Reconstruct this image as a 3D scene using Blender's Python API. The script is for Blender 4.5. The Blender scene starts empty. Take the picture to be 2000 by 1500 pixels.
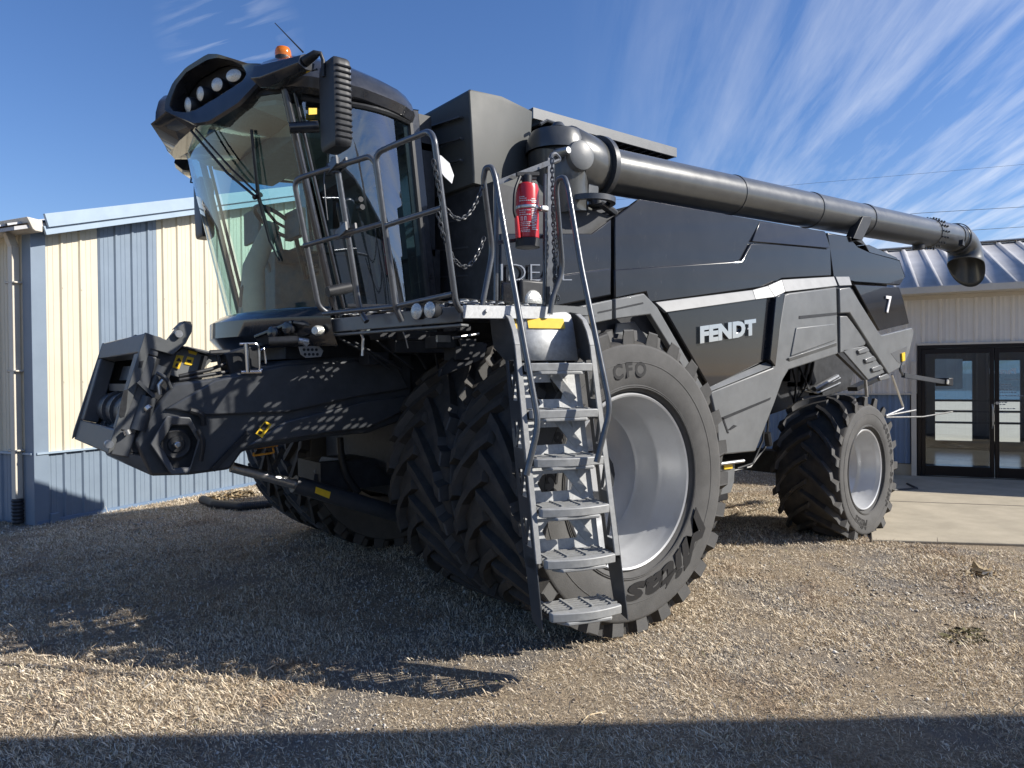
import bpy, math, random
import numpy as np
from mathutils import Vector, Matrix
random.seed(7); RNG = np.random.default_rng(11)
S = bpy.context.scene; COL = S.collection
# ------------------------------------------------------------------ camera
CAM = np.array([-3.4109, -3.1664, 1.6301]); YAW, PITCH, ROLL, F = 0.6625, -0.0103, -0.0103, 1425.0
fw = np.array([math.sin(YAW)*math.cos(PITCH), math.cos(YAW)*math.cos(PITCH), math.sin(PITCH)])
_r = np.array([math.cos(YAW), -math.sin(YAW), 0.]); _u = np.cross(_r, fw)
rt = math.cos(ROLL)*_r + math.sin(ROLL)*_u; up = -math.sin(ROLL)*_r + math.cos(ROLL)*_u
cd = bpy.data.cameras.new('camera'); cam = bpy.data.objects.new('camera', cd); COL.objects.link(cam)
cam.matrix_world = Matrix(((rt[0], up[0], -fw[0], CAM[0]), (rt[1], up[1], -fw[1], CAM[1]), (rt[2], up[2], -fw[2], CAM[2]), (0, 0, 0, 1)))
cd.sensor_width = 36; cd.lens = F/2000*36; cd.clip_start = .05; cd.clip_end = 3000
S.camera = cam

def W(px, py, y=None, x=None, z=None):
    """point on a plane of the machine that the photograph shows at (px, py)"""
    d = fw + (px-1000)/F*rt - (py-750)/F*up
    t = (y-CAM[1])/d[1] if y is not None else (x-CAM[0])/d[0] if x is not None else (z-CAM[2])/d[2]
    return Vector(CAM + t*d)
def WP(px, py, P, n):
    d = fw + (px-1000)/F*rt - (py-750)/F*up
    return Vector(CAM + d*(np.dot(np.array(P)-CAM, n)/np.dot(d, n)))

# ------------------------------------------------------------------ materials
def mat(name, col, rough=.5, metal=0., coat=0., n=None, bump=None, spec=.5, col2=None, trans=0., ior=1.45, alpha=1.):
    m = bpy.data.materials.new(name); m.use_nodes = True
    nt = m.node_tree; b = nt.nodes['Principled BSDF']
    b.inputs['Base Color'].default_value = (*col, 1); b.inputs['Roughness'].default_value = rough
    b.inputs['Metallic'].default_value = metal; b.inputs['Coat Weight'].default_value = coat
    b.inputs['Coat Roughness'].default_value = .04; b.inputs['Specular IOR Level'].default_value = spec
    b.inputs['Transmission Weight'].default_value = trans; b.inputs['IOR'].default_value = ior
    b.inputs['Alpha'].default_value = alpha
    tc = nt.nodes.new('ShaderNodeTexCoord')
    if n:
        sc, amt = n
        t = nt.nodes.new('ShaderNodeTexNoise'); t.inputs['Scale'].default_value = sc; t.inputs['Detail'].default_value = 8; t.inputs['Roughness'].default_value = .65
        nt.links.new(tc.outputs['Object'], t.inputs['Vector'])
        r = nt.nodes.new('ShaderNodeValToRGB'); c2 = col2 or tuple(min(1, c*(1+amt)+.01*amt) for c in col)
        r.color_ramp.elements[0].position = .35; r.color_ramp.elements[1].position = .7
        r.color_ramp.elements[0].color = (*col, 1); r.color_ramp.elements[1].color = (*c2, 1)
        nt.links.new(t.outputs['Fac'], r.inputs['Fac']); nt.links.new(r.outputs['Color'], b.inputs['Base Color'])
        mr = nt.nodes.new('ShaderNodeMapRange'); mr.inputs['To Min'].default_value = max(.03, rough-.06); mr.inputs['To Max'].default_value = min(1, rough+.1)
        nt.links.new(t.outputs['Fac'], mr.inputs['Value']); nt.links.new(mr.outputs['Result'], b.inputs['Roughness'])
    if bump:
        sc, st = bump
        t2 = nt.nodes.new('ShaderNodeTexNoise'); t2.inputs['Scale'].default_value = sc; t2.inputs['Detail'].default_value = 5
        nt.links.new(tc.outputs['Object'], t2.inputs['Vector'])
        bp = nt.nodes.new('ShaderNodeBump'); bp.inputs['Strength'].default_value = st; bp.inputs['Distance'].default_value = .01
        nt.links.new(t2.outputs['Fac'], bp.inputs['Height']); nt.links.new(bp.outputs['Normal'], b.inputs['Normal'])
    return m
GLOSS = mat('gloss_anthracite_paint', (.012, .0125, .015), .2, .0, .75, n=(4, .25), bump=(3, .03), spec=.15)
GLOSSB = mat('gloss_black_visor', (.018, .019, .022), .22, 0, .6, n=(14, .6))
def dusty(m, sc=26, lo=.60, hi=.74, col=(.075, .072, .066), amt=.5):
    nt = m.node_tree; b = nt.nodes['Principled BSDF']; src = b.inputs['Base Color'].links[0].from_socket
    tc = nt.nodes.new('ShaderNodeTexCoord'); t = nt.nodes.new('ShaderNodeTexNoise'); t.inputs['Scale'].default_value = sc; t.inputs['Detail'].default_value = 10; t.inputs['Roughness'].default_value = .75
    mp = nt.nodes.new('ShaderNodeMapping'); mp.inputs['Scale'].default_value = (1, 1, .35); nt.links.new(tc.outputs['Object'], mp.inputs['Vector']); nt.links.new(mp.outputs[0], t.inputs['Vector'])
    mr = nt.nodes.new('ShaderNodeMapRange'); mr.inputs['From Min'].default_value = lo; mr.inputs['From Max'].default_value = hi; mr.inputs['To Max'].default_value = amt; nt.links.new(t.outputs['Fac'], mr.inputs['Value'])
    mx = nt.nodes.new('ShaderNodeMix'); mx.data_type = 'RGBA'; nt.links.new(mr.outputs[0], mx.inputs['Factor']); nt.links.new(src, mx.inputs['A']); mx.inputs['B'].default_value = (*col, 1); nt.links.new(mx.outputs['Result'], b.inputs['Base Color'])
dusty(GLOSS)
SATIN = mat('satin_grey_panel', (.132, .138, .140), .42, .0, .15, n=(6, .25), bump=(220, .04))
DGREY = mat('dark_grey_steel_paint', (.042, .046, .052), .40, .0, .3, n=(11, .35), bump=(160, .05))
AUGM = mat('auger_metallic_paint', (.080, .082, .080), .30, .35, .35, n=(7, .2), bump=(40, .03))
dusty(SATIN, 12, .55, .8, (.20, .19, .17), .35); dusty(AUGM, 30, .6, .78, (.16, .155, .14), .25)
TANK = mat('tank_grey_plastic', (.050, .054, .052), .55, 0, 0, n=(5, .2), bump=(300, .05))
BLACK = mat('black_plastic', (.014, .015, .017), .45, 0, 0, n=(20, .6))
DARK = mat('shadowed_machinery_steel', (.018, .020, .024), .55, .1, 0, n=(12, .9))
RUBBER = mat('tyre_rubber', (.024, .024, .025), .72, 0, 0, n=(9, 1.2), col2=(.060, .053, .044), bump=(90, .12))
SIDEW = mat('dusty_tyre_rubber', (.082, .081, .079), .85, 0, 0, n=(7, .35), bump=(140, .15))
LETTER = mat('tyre_letter_rubber', (.016, .016, .017), .6)
RIM = mat('silver_rim_paint', (.46, .47, .48), .32, .2, .25, n=(5, .12), bump=(60, .02))
GALV = mat('galvanised_plate', (.48, .49, .49), .45, .1, 0, n=(38, .35))
STEPM = mat('step_grey_steel', (.29, .295, .292), .5, .1, 0, n=(25, .3))
RAILM = mat('grey_tube_paint', (.100, .105, .112), .28, .45, .4, n=(30, .3))
dusty(RIM, 7, .56, .8, (.28, .25, .21), .4)
CHROME = mat('chrome', (.52, .54, .58), .16, 1.)
ZINC = mat('zinc_steel', (.5, .5, .49), .3, .9, n=(30, .3))
RED = mat('red_enamel', (.50, .018, .022), .28, 0, .5, n=(15, .25))
YELLOW = mat('warning_yellow', (.80, .52, .03), .45, n=(40, .15))
ORANGE = mat('amber_yellow_paint', (.62, .28, .03), .45, n=(25, .3))
WHITE = mat('white_print', (.78, .77, .76), .5)
AMBER = mat('amber_lens', (.85, .22, .01), .15, trans=.35, coat=.4)
LENS = mat('lamp_lens', (.78, .78, .70), .18, .35, .6, n=(160, .0), col2=(.35, .36, .36), bump=(120, .5))
SEATM = mat('seat_fabric', (.045, .043, .042), .85, n=(60, .6))
INTER = mat('cab_interior_trim', (.15, .18, .19), .7, n=(20, .3))
CREAM = mat('cream_wall_sheet', (.60, .545, .42), .5, n=(3, .07), bump=(2.5, .06))
TAN = mat('tan_wall_sheet', (.72, .67, .59), .55, n=(3, .08), bump=(2.5, .06))
BLUE = mat('blue_wall_sheet', (.185, .235, .295), .45, n=(4, .10), bump=(2.5, .05))
BLUED = mat('deep_blue_wall_sheet', (.15, .22, .33), .45, n=(4, .1), bump=(2.5, .05))
LTBLUE = mat('pale_blue_trim', (.32, .40, .48), .4, n=(5, .1))
ROOFM = mat('roof_sheet_steel', (.40, .40, .405), .58, .05, n=(2.2, .25), bump=(2, .1))
GUTTER = mat('beige_gutter', (.60, .55, .46), .4, n=(6, .1))
BRONZE = mat('dark_bronze_frame', (.022, .018, .017), .35, .5)
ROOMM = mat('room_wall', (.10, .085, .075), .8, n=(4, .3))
CONC = mat('concrete', (.36, .315, .235), .85, n=(2.2, .35), bump=(60, .25))
PIPEM = mat('black_drain_pipe', (.03, .03, .032), .5)
PAPER = mat('white_paper', (.82, .82, .82), .6)
STRAW = mat('dead_leaves', (.52, .42, .27), .8, n=(9, .6))

def glass(name, tint, rough=.0, fac=.86, refl=.08):
    m = bpy.data.materials.new(name); m.use_nodes = True; nt = m.node_tree; nt.nodes.clear()
    o = nt.nodes.new('ShaderNodeOutputMaterial'); mx = nt.nodes.new('ShaderNodeMixShader')
    tr = nt.nodes.new('ShaderNodeBsdfTransparent'); tr.inputs[0].default_value = (*tint, 1)
    gl = nt.nodes.new('ShaderNodeBsdfGlossy'); gl.inputs['Roughness'].default_value = rough; gl.inputs[0].default_value = (.9, .95, 1, 1)
    fr = nt.nodes.new('ShaderNodeLayerWeight'); pw = nt.nodes.new('ShaderNodeMath'); pw.operation = 'POWER'; pw.inputs[1].default_value = 4.; nt.links.new(fr.outputs['Facing'], pw.inputs[0]); fr.inputs[0].default_value = .5
    ad = nt.nodes.new('ShaderNodeMath'); ad.operation = 'MULTIPLY_ADD'; ad.inputs[1].default_value = .8; ad.inputs[2].default_value = refl; ad.use_clamp = True
    nt.links.new(pw.outputs[0], ad.inputs[0]); nt.links.new(ad.outputs[0], mx.inputs[0])
    nt.links.new(tr.outputs[0], mx.inputs[1]); nt.links.new(gl.outputs[0], mx.inputs[2]); nt.links.new(mx.outputs[0], o.inputs[0])
    return m
GLASS = glass('tinted_cab_glass', (.64, .85, .86), refl=.09)
DGLASS = glass('dark_side_glass', (.60, .72, .71), refl=.20)
WGLASS = glass('door_glass', (.80, .84, .86), refl=.07)

# ------------------------------------------------------------------ mesh builder
class MB:
    def __init__(s): s.v = []; s.f = []; s.sm = []; s.mi = []; s.cur = 0
    def _add(s, vs, fs, smooth=False):
        o = len(s.v); s.v += [tuple(v) for v in vs]
        s.f += [tuple(i+o for i in f) for f in fs]; s.sm += [smooth]*len(fs); s.mi += [s.cur]*len(fs); return s
    def box(s, x0, x1, y0, y1, z0, z1, M=None):
        vs = [Vector(p) for p in ((x0,y0,z0),(x1,y0,z0),(x1,y1,z0),(x0,y1,z0),(x0,y0,z1),(x1,y0,z1),(x1,y1,z1),(x0,y1,z1))]
        if M is not None: vs = [M @ v for v in vs]
        return s._add(vs, [(0,3,2,1),(4,5,6,7),(0,1,5,4),(1,2,6,5),(2,3,7,6),(3,0,4,7)])
    def prism(s, pts, d):
        pts = [Vector(p) for p in pts]; d = Vector(d); n = len(pts)
        nm = Vector((0,0,0))
        for i in range(n): nm += pts[i].cross(pts[(i+1) % n])
        if nm.dot(d) > 0: pts = pts[::-1]
        vs = pts+[p+d for p in pts]
        return s._add(vs, [tuple(range(n)), tuple(range(2*n-1, n-1, -1))]+[(i, i+n, (i+1) % n+n, (i+1) % n) for i in range(n)])
    def beam(s, a, b, w, h, upv=(0,0,1)):
        a = Vector(a); b = Vector(b); d = (b-a).normalized(); sd = d.cross(Vector(upv))
        if sd.length < 1e-4: sd = d.cross(Vector((0,1,0)))
        sd.normalize(); u = sd.cross(d).normalized(); sd *= w/2; u *= h/2
        return s._add([a-sd-u, a+sd-u, a+sd+u, a-sd+u, b-sd-u, b+sd-u, b+sd+u, b-sd+u], [(0,3,2,1)[::-1],(4,7,6,5)[::-1],(0,1,5,4)[::-1],(1,2,6,5)[::-1],(2,3,7,6)[::-1],(3,0,4,7)[::-1]])
    def tube(s, pts, r, seg=10, fil=0., cap=True, closed=False):
        pts = [Vector(p) for p in pts]
        if fil > 0:
            q = [pts[0]]
            for i in range(1, len(pts)-1):
                p = pts[i]; a = pts[i-1]-p; b = pts[i+1]-p; k = min(fil, a.length*.45, b.length*.45)
                A = p+a.normalized()*k; B = p+b.normalized()*k
                for j in range(7):
                    t = j/6; q.append((1-t)**2*A+2*t*(1-t)*p+t*t*B)
            q.append(pts[-1]); pts = q
        n = len(pts); rs = r if hasattr(r, '__len__') else [r]*n
        T = [(pts[min(i+1, n-1)]-pts[max(i-1, 0)]).normalized() for i in range(n)]
        if closed: T = [(pts[(i+1) % n]-pts[i-1]).normalized() for i in range(n)]
        u = T[0].cross(Vector((0,0,1)));  u = u if u.length > 1e-3 else T[0].cross(Vector((1,0,0)))
        u.normalize(); vs = []
        for i in range(n):
            u = (u-T[i]*u.dot(T[i])).normalized(); w = T[i].cross(u)
            for k in range(seg):
                a = 2*math.pi*k/seg; vs.append(pts[i]+(u*math.cos(a)+w*math.sin(a))*rs[i])
        fs = [(i*seg+k, i*seg+(k+1) % seg, (i+1)*seg+(k+1) % seg, (i+1)*seg+k) for i in range(n-1) for k in range(seg)]
        if closed: fs += [((n-1)*seg+k, (n-1)*seg+(k+1) % seg, (k+1) % seg, k) for k in range(seg)]
        s._add(vs, fs, True)
        if cap and not closed: s._add(vs[:seg], [tuple(range(seg-1, -1, -1))]); s._add(vs[-seg:], [tuple(range(seg))])
        return s
    def lathe(s, prof, c=(0,0,0), axis=(0,1,0), seg=48, smooth=True, cap=False):
        """prof: list of (radius, distance along axis)"""
        c = Vector(c); ax = Vector(axis).normalized(); u = ax.cross(Vector((0,0,1)))
        if u.length < 1e-3: u = Vector((1,0,0))
        u.normalize(); w = ax.cross(u); vs = []; n = len(prof)
        for r, t in prof:
            for k in range(seg):
                a = 2*math.pi*k/seg; vs.append(c+ax*t+(u*math.cos(a)+w*math.sin(a))*r)
        fs = [(i*seg+k, i*seg+(k+1) % seg, (i+1)*seg+(k+1) % seg, (i+1)*seg+k) for i in range(n-1) for k in range(seg)]
        s._add(vs, fs, smooth)
        if cap: s._add(vs[:seg], [tuple(range(seg-1, -1, -1))]); s._add(vs[-seg:], [tuple(range(seg))])
        return s
    def loft(s, rings, closed=True, caps=True, smooth=True):
        n = len(rings[0]); vs = [p for r in rings for p in r]; fs = []
        for i in range(len(rings)-1):
            for k in range(n if closed else n-1): fs.append((i*n+k, i*n+(k+1) % n, (i+1)*n+(k+1) % n, (i+1)*n+k))
        s._add(vs, fs, smooth)
        if caps: s._add(rings[0], [tuple(range(n-1, -1, -1))]); s._add(rings[-1], [tuple(range(n))])
        return s
    def disc(s, c, axis, r, h, seg=20):
        return s.lathe([(r, 0), (r, h)], c, axis, seg, True, True)
    def mirror(s, yc):
        m = MB(); m.v = [(v[0], 2*yc-v[1], v[2]) for v in s.v]; m.f = [f[::-1] for f in s.f]; m.sm = list(s.sm); m.mi = list(s.mi); return m

def obj(name, mb, m, parent=None, bevel=0., auto=True):
    me = bpy.data.meshes.new(name); me.from_pydata(mb.v, [], mb.f)
    ms = m if isinstance(m, (list, tuple)) else [m]
    for q in ms: me.materials.append(q)
    me.polygons.foreach_set('use_smooth', mb.sm)
    if len(ms) > 1: me.polygons.foreach_set('material_index', mb.mi)
    me.update(); me.set_sharp_from_angle(angle=math.radians(38)); o = bpy.data.objects.new(name, me); COL.objects.link(o)
    if parent is not None:
        o.parent = parent
        if parent.type == 'EMPTY': o.matrix_parent_inverse = Matrix.Translation(parent.location).inverted()
    if bevel:
        b = o.modifiers.new('bevel', 'BEVEL'); b.width = bevel; b.segments = 2; b.limit_method = 'ANGLE'; b.angle_limit = math.radians(35)
    return o
def thing(name, label, cat, loc, group=None):
    o = bpy.data.objects.new(name, None); COL.objects.link(o); o.location = loc; o.empty_display_size = .2
    o['label'] = label; o['category'] = cat
    if group: o['group'] = group
    return o
def tag(o, label, cat, group=None):
    o['label'] = label; o['category'] = cat
    if group: o['group'] = group
    return o
def structure(o, kind='structure'): o['kind'] = kind; return o
def text_mesh(body, size, extrude, fn, bold=0., shear=0., space=1.):
    """letters as mesh; fn maps (u, v, w) of the flat text to a point"""
    cu = bpy.data.curves.new('lettering', 'FONT'); cu.body = body; cu.size = size; cu.extrude = extrude; cu.offset = bold; cu.shear = shear
    cu.space_character = space; cu.resolution_u = 3; cu.align_x = 'CENTER'
    t = bpy.data.objects.new('lettering', cu); COL.objects.link(t)
    dg = bpy.context.evaluated_depsgraph_get(); me = bpy.data.meshes.new_from_object(t.evaluated_get(dg))
    mb = MB(); mb._add([fn(*v.co) for v in me.vertices], [tuple(p.vertices) for p in me.polygons])
    bpy.data.objects.remove(t); bpy.data.curves.remove(cu); bpy.data.meshes.remove(me); return mb

YC = 2.22
ROOT = thing('combine_harvester', 'large dark grey combine harvester with tall cab and dual front tyres parked on dry grass', 'combine harvester', (2, YC, 0))

# ------------------------------------------------------------------ wheels
def tyre_mb(R, rl, w, nl, lugh=.058, body=None):
    """tyre about the y axis at the origin, lip plane y=0, tread towards +y"""
    m = MB(); c = w/2-.05; Rb = R-lugh
    k = Rb-rl
    prof = [(rl-.005, .02), (rl+.015, -.012), (rl+.06*k/.36, -.035), (rl+.40*k, -.05), (rl+.60*k, -.047), (R-.120, -.047), (R-.104, -.043), (R-.090, -.026), (R-.072, .02), (Rb-.008, .075), (Rb, .14), (Rb+.012, c), ]
    full = prof+[(r, 2*c-t) for r, t in prof[::-1][1:]]
    m.lathe(full, seg=80)
    for rr_, hh in ((rl+.10*k, .004), (rl+.13*k, .003), (rl+.55*k, .003)):
        yb = -.037 if rr_ < rl+.2*k else -.0475
        for yy in (yb,): m.lathe([(rr_-.006, yy+.004), (rr_-.002, yy-hh), (rr_+.002, yy-hh), (rr_+.006, yy+.004)], seg=80)
    step = 2*math.pi/nl
    for side in (0, 1):
        for i in range(nl):
            a0 = step*(i+.5*side)
            st = [(c+.03, R, Rb-.01, 0.), (c-.25*(c+.05), R-.001, Rb-.015, .16), (c-.55*(c+.05), R-.004, Rb-.02, .36), (c-.82*(c+.05), R-.010, Rb-.03, .60), (.0, R-.010, R-.09, .74), (-.043, R-.013, R-.118, .82), (-.0495, R-.022, R-.128, .835)]
            rings = []
            for j, (y, rt_, rb, da) in enumerate(st):
                hw = (.030, .028, .028, .033, .040, .044, .040)[j]*R/.965*(26/nl if nl > 20 else 1); hb = (hw+.016) if j < 4 else (.058, .062, .060)[j-4]*R/.965*(26/nl if nl > 20 else 1)
                y2 = y if side == 0 else 2*c-y
                a = a0-da*step*2.0
                yi = y2+(0 if j < 6 else .018 if side == 0 else -.018)
                P = lambda r, an, yy: Vector((r*math.sin(an), yy, r*math.cos(an)))
                rings.append([P(rt_, a-hw/rt_, y2), P(rt_, a+hw/rt_, y2), P(rb, a+hb/rt_, yi), P(rb, a-hb/rt_, yi)])
            m.loft(rings, True, True, False)
    return m
def rim_mb(rl, depth, w):
    m = MB(); s = rl/.56
    m.lathe([(rl-.012, .03), (rl-.004, .008), (rl, -.006), (rl-.010, -.016), (rl-.022, -.010), (rl-.028, .02), (rl-.032, .045), (rl-.040, .06), (rl-.044, .10), (rl-.052, .112), (rl-.055, .15), (rl-.064, .16), (rl-.070, .21), (rl-.10, depth-.02), (rl-.115, depth), (rl*.62, depth+.010), (rl*.605, depth+.016), (rl*.36, depth+.022), (rl*.33, depth+.012), (rl*.27, depth-.01), (.03, depth-.012), (.001, depth-.012)], seg=80)
    m.lathe([(rl-.012, .03), (rl-.06, .3), (rl-.06, w-.2), (rl-.01, w-.11)], seg=48)
    return m
def hub_mb(rl, depth, nb=10):
    m = MB(); m.lathe([(rl*.20, depth-.012), (rl*.20, depth-.06), (rl*.17, depth-.075), (.001, depth-.075)], seg=24)
    for i in range(nb):
        a = 2*math.pi*i/nb; m.disc((rl*.25*math.sin(a), depth-.01, rl*.25*math.cos(a)), (0, -1, 0), .016, .03, 6)
    return m
def wheel_set(R, rl, w, nl, depth):
    ty = obj('tyre', tyre_mb(R, rl, w, nl), [RUBBER, SIDEW]); me = ty.data
    # dust clings to the outer walls, the tread stays darker
    mi = []
    for p in me.polygons:
        r = math.hypot(p.center.x, p.center.z); mi.append(1 if (r < R-.112 or abs(p.normal.y) > .75) else 0)
    me.polygons.foreach_set('material_index', mi); me.update()
    ri = obj('wheel', rim_mb(rl, depth, w), RIM); hu = obj('hub', hub_mb(rl, depth), RIM)
    return ri, ty, hu
def place_wheel(src, x, y, z, side, toe=0., first=False, spin=0.):
    ri, ty, hu = src
    if not first:
        ri = ri.copy(); ty = ty.copy(); hu = hu.copy()
        for o in (ri, ty, hu): COL.objects.link(o)
    M = Matrix.Translation((x, y, z)) @ Matrix.Rotation(toe, 4, 'Z') @ (Matrix.Identity(4) if side > 0 else Matrix.Rotation(math.pi, 4, 'Z')) @ Matrix.Rotation(spin, 4, 'Y')
    ri.parent = ROOT; ri.matrix_parent_inverse = Matrix.Translation(ROOT.location).inverted(); ri.matrix_basis = M
    for o in (ty, hu): o.parent = ri; o.matrix_parent_inverse = Matrix.Identity(4); o.matrix_basis = Matrix.Identity(4)
    return ri
HF, RF = .9602, .968
fsrc = wheel_set(RF, .56, .69, 26, .37)
wf = place_wheel(fsrc, 0, 0, HF, 1, first=True, spin=.10)
for y, sd, sp in ((.80, 1, .2), (2*YC, -1, .3), (2*YC-.80, -1, .05)): place_wheel(fsrc, 0, y, HF, sd, spin=sp)
HR, RR = .6628, .742
rsrc = wheel_set(RR, .408, .66, 19, .26)
XR, YR, TOE = 3.8526, .427, .0651
wr = place_wheel(rsrc, XR, YR, HR, 1, TOE, first=True, spin=.15)
place_wheel(rsrc, XR, 2*YC-YR, HR, -1, TOE)

def arc_text(body, size, r, mid_deg, parent, centre, toe=0., y=-.056, bold=.0, shear=0., space=1., sx=1.):
    def fn(u, v, w):
        a = math.radians(mid_deg)+u*sx/r; rr = r+v
        p = Vector((rr*math.sin(a), y+(-w), rr*math.cos(a)))
        return p
    o = obj('lettering', text_mesh(body, size, .0025, fn, bold, shear, space), LETTER)
    o.parent = parent; return o
# letters ride on the wheel, so undo its spin in the angle
def deg_of(spin): return -math.degrees(spin)
arc_text('Mitas', .205, .635, 148-math.degrees(.10), wf, None, bold=.008, shear=.3, y=-.0485, space=1.0, sx=1.9)
arc_text('520/85 R 42 CFO', .125, .665, -42-math.degrees(.10), wf, None, bold=.004, y=-.048, space=1.3)
arc_text('600/70 R 30 IMP', .095, .535, 88-math.degrees(.15), wr, None, bold=.004, y=-.048, space=1.35)
arc_text('Mitas', .13, .50, 200-math.degrees(.15), wr, None, bold=.003, shear=.25, y=-.0475)
m = MB(); m.tube([(.03, .36, .40), (.03, .29, .385), (.05, .26, .37)], .012, 8); obj('valve', m, ZINC).parent = wf
for k, (a, r) in enumerate(((-22, .33), (14, .36))):
    a = math.radians(a); m = MB(); P = Vector((r*math.sin(a), .355, r*math.cos(a)+.03)); m.box(P.x-.045, P.x+.045, .355, .3605, P.z-.012, P.z+.012); obj('sticker', m, YELLOW).parent = wf

# ------------------------------------------------------------------ body core and axles
m = MB()
m.prism([(x, .80, z) for x, z in ((-.46, 2.12), (-.46, 2.95), (.66, 2.86), (.92, 2.98), (3.6, 3.02), (4.75, 2.86), (5.05, 2.3), (4.55, 1.95), (3.2, 1.92), (2.5, 1.7), (1.3, 1.85))], (0, 2*(YC-.80), 0))
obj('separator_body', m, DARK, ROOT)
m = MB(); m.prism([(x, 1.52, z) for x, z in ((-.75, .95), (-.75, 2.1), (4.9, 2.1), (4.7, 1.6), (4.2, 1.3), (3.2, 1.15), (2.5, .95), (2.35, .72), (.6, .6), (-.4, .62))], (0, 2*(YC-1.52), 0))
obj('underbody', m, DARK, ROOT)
m = MB(); m.tube([(0, .3, HF), (0, 2*YC-.3, HF)], .17, 14); m.box(-.25, .25, 1.5, 2*YC-1.5, .7, 1.25); m.lathe([(.26, .7), (.26, .85)], (0, .62, HF), cap=True); obj('front_axle', m, DARK, ROOT)
m = MB(); m.beam((XR, YR+.4, HR), (XR, 2*YC-YR-.4, HR), .2, .24); m.beam((XR, YC, HR), (XR, YC, 1.7), .5, .5); obj('rear_axle', m, DARK, ROOT)

# ------------------------------------------------------------------ side panels (left side traced on planes of the machine, mirrored right)
def pl(pts, yd): return [W(p[0], p[1], y=(p[2] if len(p) > 2 else yd)) for p in pts]
def panel(name, pts, y, m, thick=.05, bevel=.008, mir=True, extra=None, parent=None):
    mb = MB(); mb.prism(pl(pts, y), (0, thick, 0))
    if extra: extra(mb)
    o = obj(name, mb, m, parent or ROOT, bevel)
    if mir: obj(name, mb.mirror(YC), m, parent or ROOT, bevel)
    return o
YU, YG, YF = .72, .60, .63
# upper glossy panels with a raised field above the crease
panel('upper_side_panel', [(978, 456), (1156, 456), (1194, 428), (1194, 577), (1092, 598), (978, 610)], YU, GLOSS)
panel('upper_side_panel', [(1201, 424), (1250, 389), (1612, 452), (1622, 482), (1624, 539), (1527, 545), (1500, 560), (1268, 592), (1262, 571), (1201, 584)], YU, GLOSS)
mb = MB(); mb.prism(pl([(1201, 526), (1449, 509), (1467, 475), (1506, 476), (1621, 486), (1624, 539), (1527, 545), (1500, 560), (1268, 592), (1262, 571), (1201, 584)], YU-.022), (0, .03, 0)); obj('panel_relief', mb, GLOSS, ROOT, .012)
mb = MB(); mb.prism(pl([(982, 552), (1092, 537), (1194, 523), (1194, 577), (1092, 598), (982, 610)], YU-.022), (0, .03, 0)); obj('panel_relief', mb, GLOSS, ROOT, .012)
# slight fold along the top right, tilted to imitate a bright sky reflection
mb = MB(); mb.prism([W(1507, 475, y=YU-.024), W(1469, 472, y=YU-.022), W(1484, 433, y=YU-.003), W(1611, 452, y=YU-.003), W(1621, 485, y=YU-.024)], (0, .03, .01)); obj('panel_sheen_fold', mb, GLOSS, ROOT, .006)
# rear hood
P = lambda px, py, y: W(px, py, y=y)
mb = MB(); hood = [(1628, 541), (1620, 482), (1616, 455), (1658, 462), (1676, 482), (1700, 493), (1757, 508), (1768, 541), (1758, 557), (1670, 551)]
mb.prism(pl(hood, YU), (0, .05, 0)); obj('rear_hood', mb, GLOSS, ROOT, .01); obj('rear_hood', mb.mirror(YC), GLOSS, ROOT, .01)
h = pl(hood, YU); top = h[2:8]
mb = MB(); mb.loft([top, [Vector((v.x+(.10 if i == 5 else 0), YC, v.z+.10)) for i, v in enumerate(top)], [Vector((v.x, 2*YC-v.y, v.z)) for v in top]], False, False, True); obj('rear_hood_top', mb, GLOSS, ROOT)
mb = MB(); a = pl([(1690, 478), (1698, 478), (1752, 503), (1757, 512), (1700, 497)], YU+.02); mb.prism(a, (0, 2*(YC-YU)-.04, 0)); obj('rear_spoiler', mb, GLOSSB, ROOT, .006)
panel('rear_quarter_panel', [(1669, 556), (1757, 561), (1766, 590), (1776, 632), (1718, 646)], YG+.02, GLOSS)
rear = [h[7], h[8]]
mb = MB(); mb.prism([(4.98, .8, 2.2), (5.15, .8, 2.5), (5.25, .8, 2.85), (4.9, .8, 2.86), (4.8, .8, 2.2)], (0, 2*(YC-.8), 0)); obj('rear_panel', mb, GLOSS, ROOT, .02)
# satin grey lower panels
panel('front_fender_beam', [(1068, 612), (1196, 585), (1196, 624), (1080, 648)], YG, SATIN)
panel('front_fender_beam', [(1202, 584), (1258, 573), (1284, 600), (1377, 762), (1384, 790), (1368, 772), (1270, 614), (1202, 623)], YG, SATIN)
mb = MB()
mb.prism(pl([(1076, 628), (1196, 603), (1196, 606), (1076, 631)], YG-.004), (0, .004, 0)); mb.prism(pl([(1202, 602), (1256, 590), (1257, 593), (1202, 605)], YG-.004), (0, .004, 0)); obj('panel_seam', mb, BLACK, ROOT)
panel('inner_fender', [(1205, 632), (1240, 628), (1252, 645), (1290, 668), (1300, 690), (1200, 660)], .74, SATIN, .02)
# black recess round the badge panel
panel('badge_recess', [(1275, 596), (1300, 588), (1515, 560), (1512, 720), (1384, 764)], .70, BLACK, .03)
panel('badge_panel', [(1301, 609), (1516, 577), (1504, 700), (1386, 757)], YF, GLOSS, .05, .01)
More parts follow.
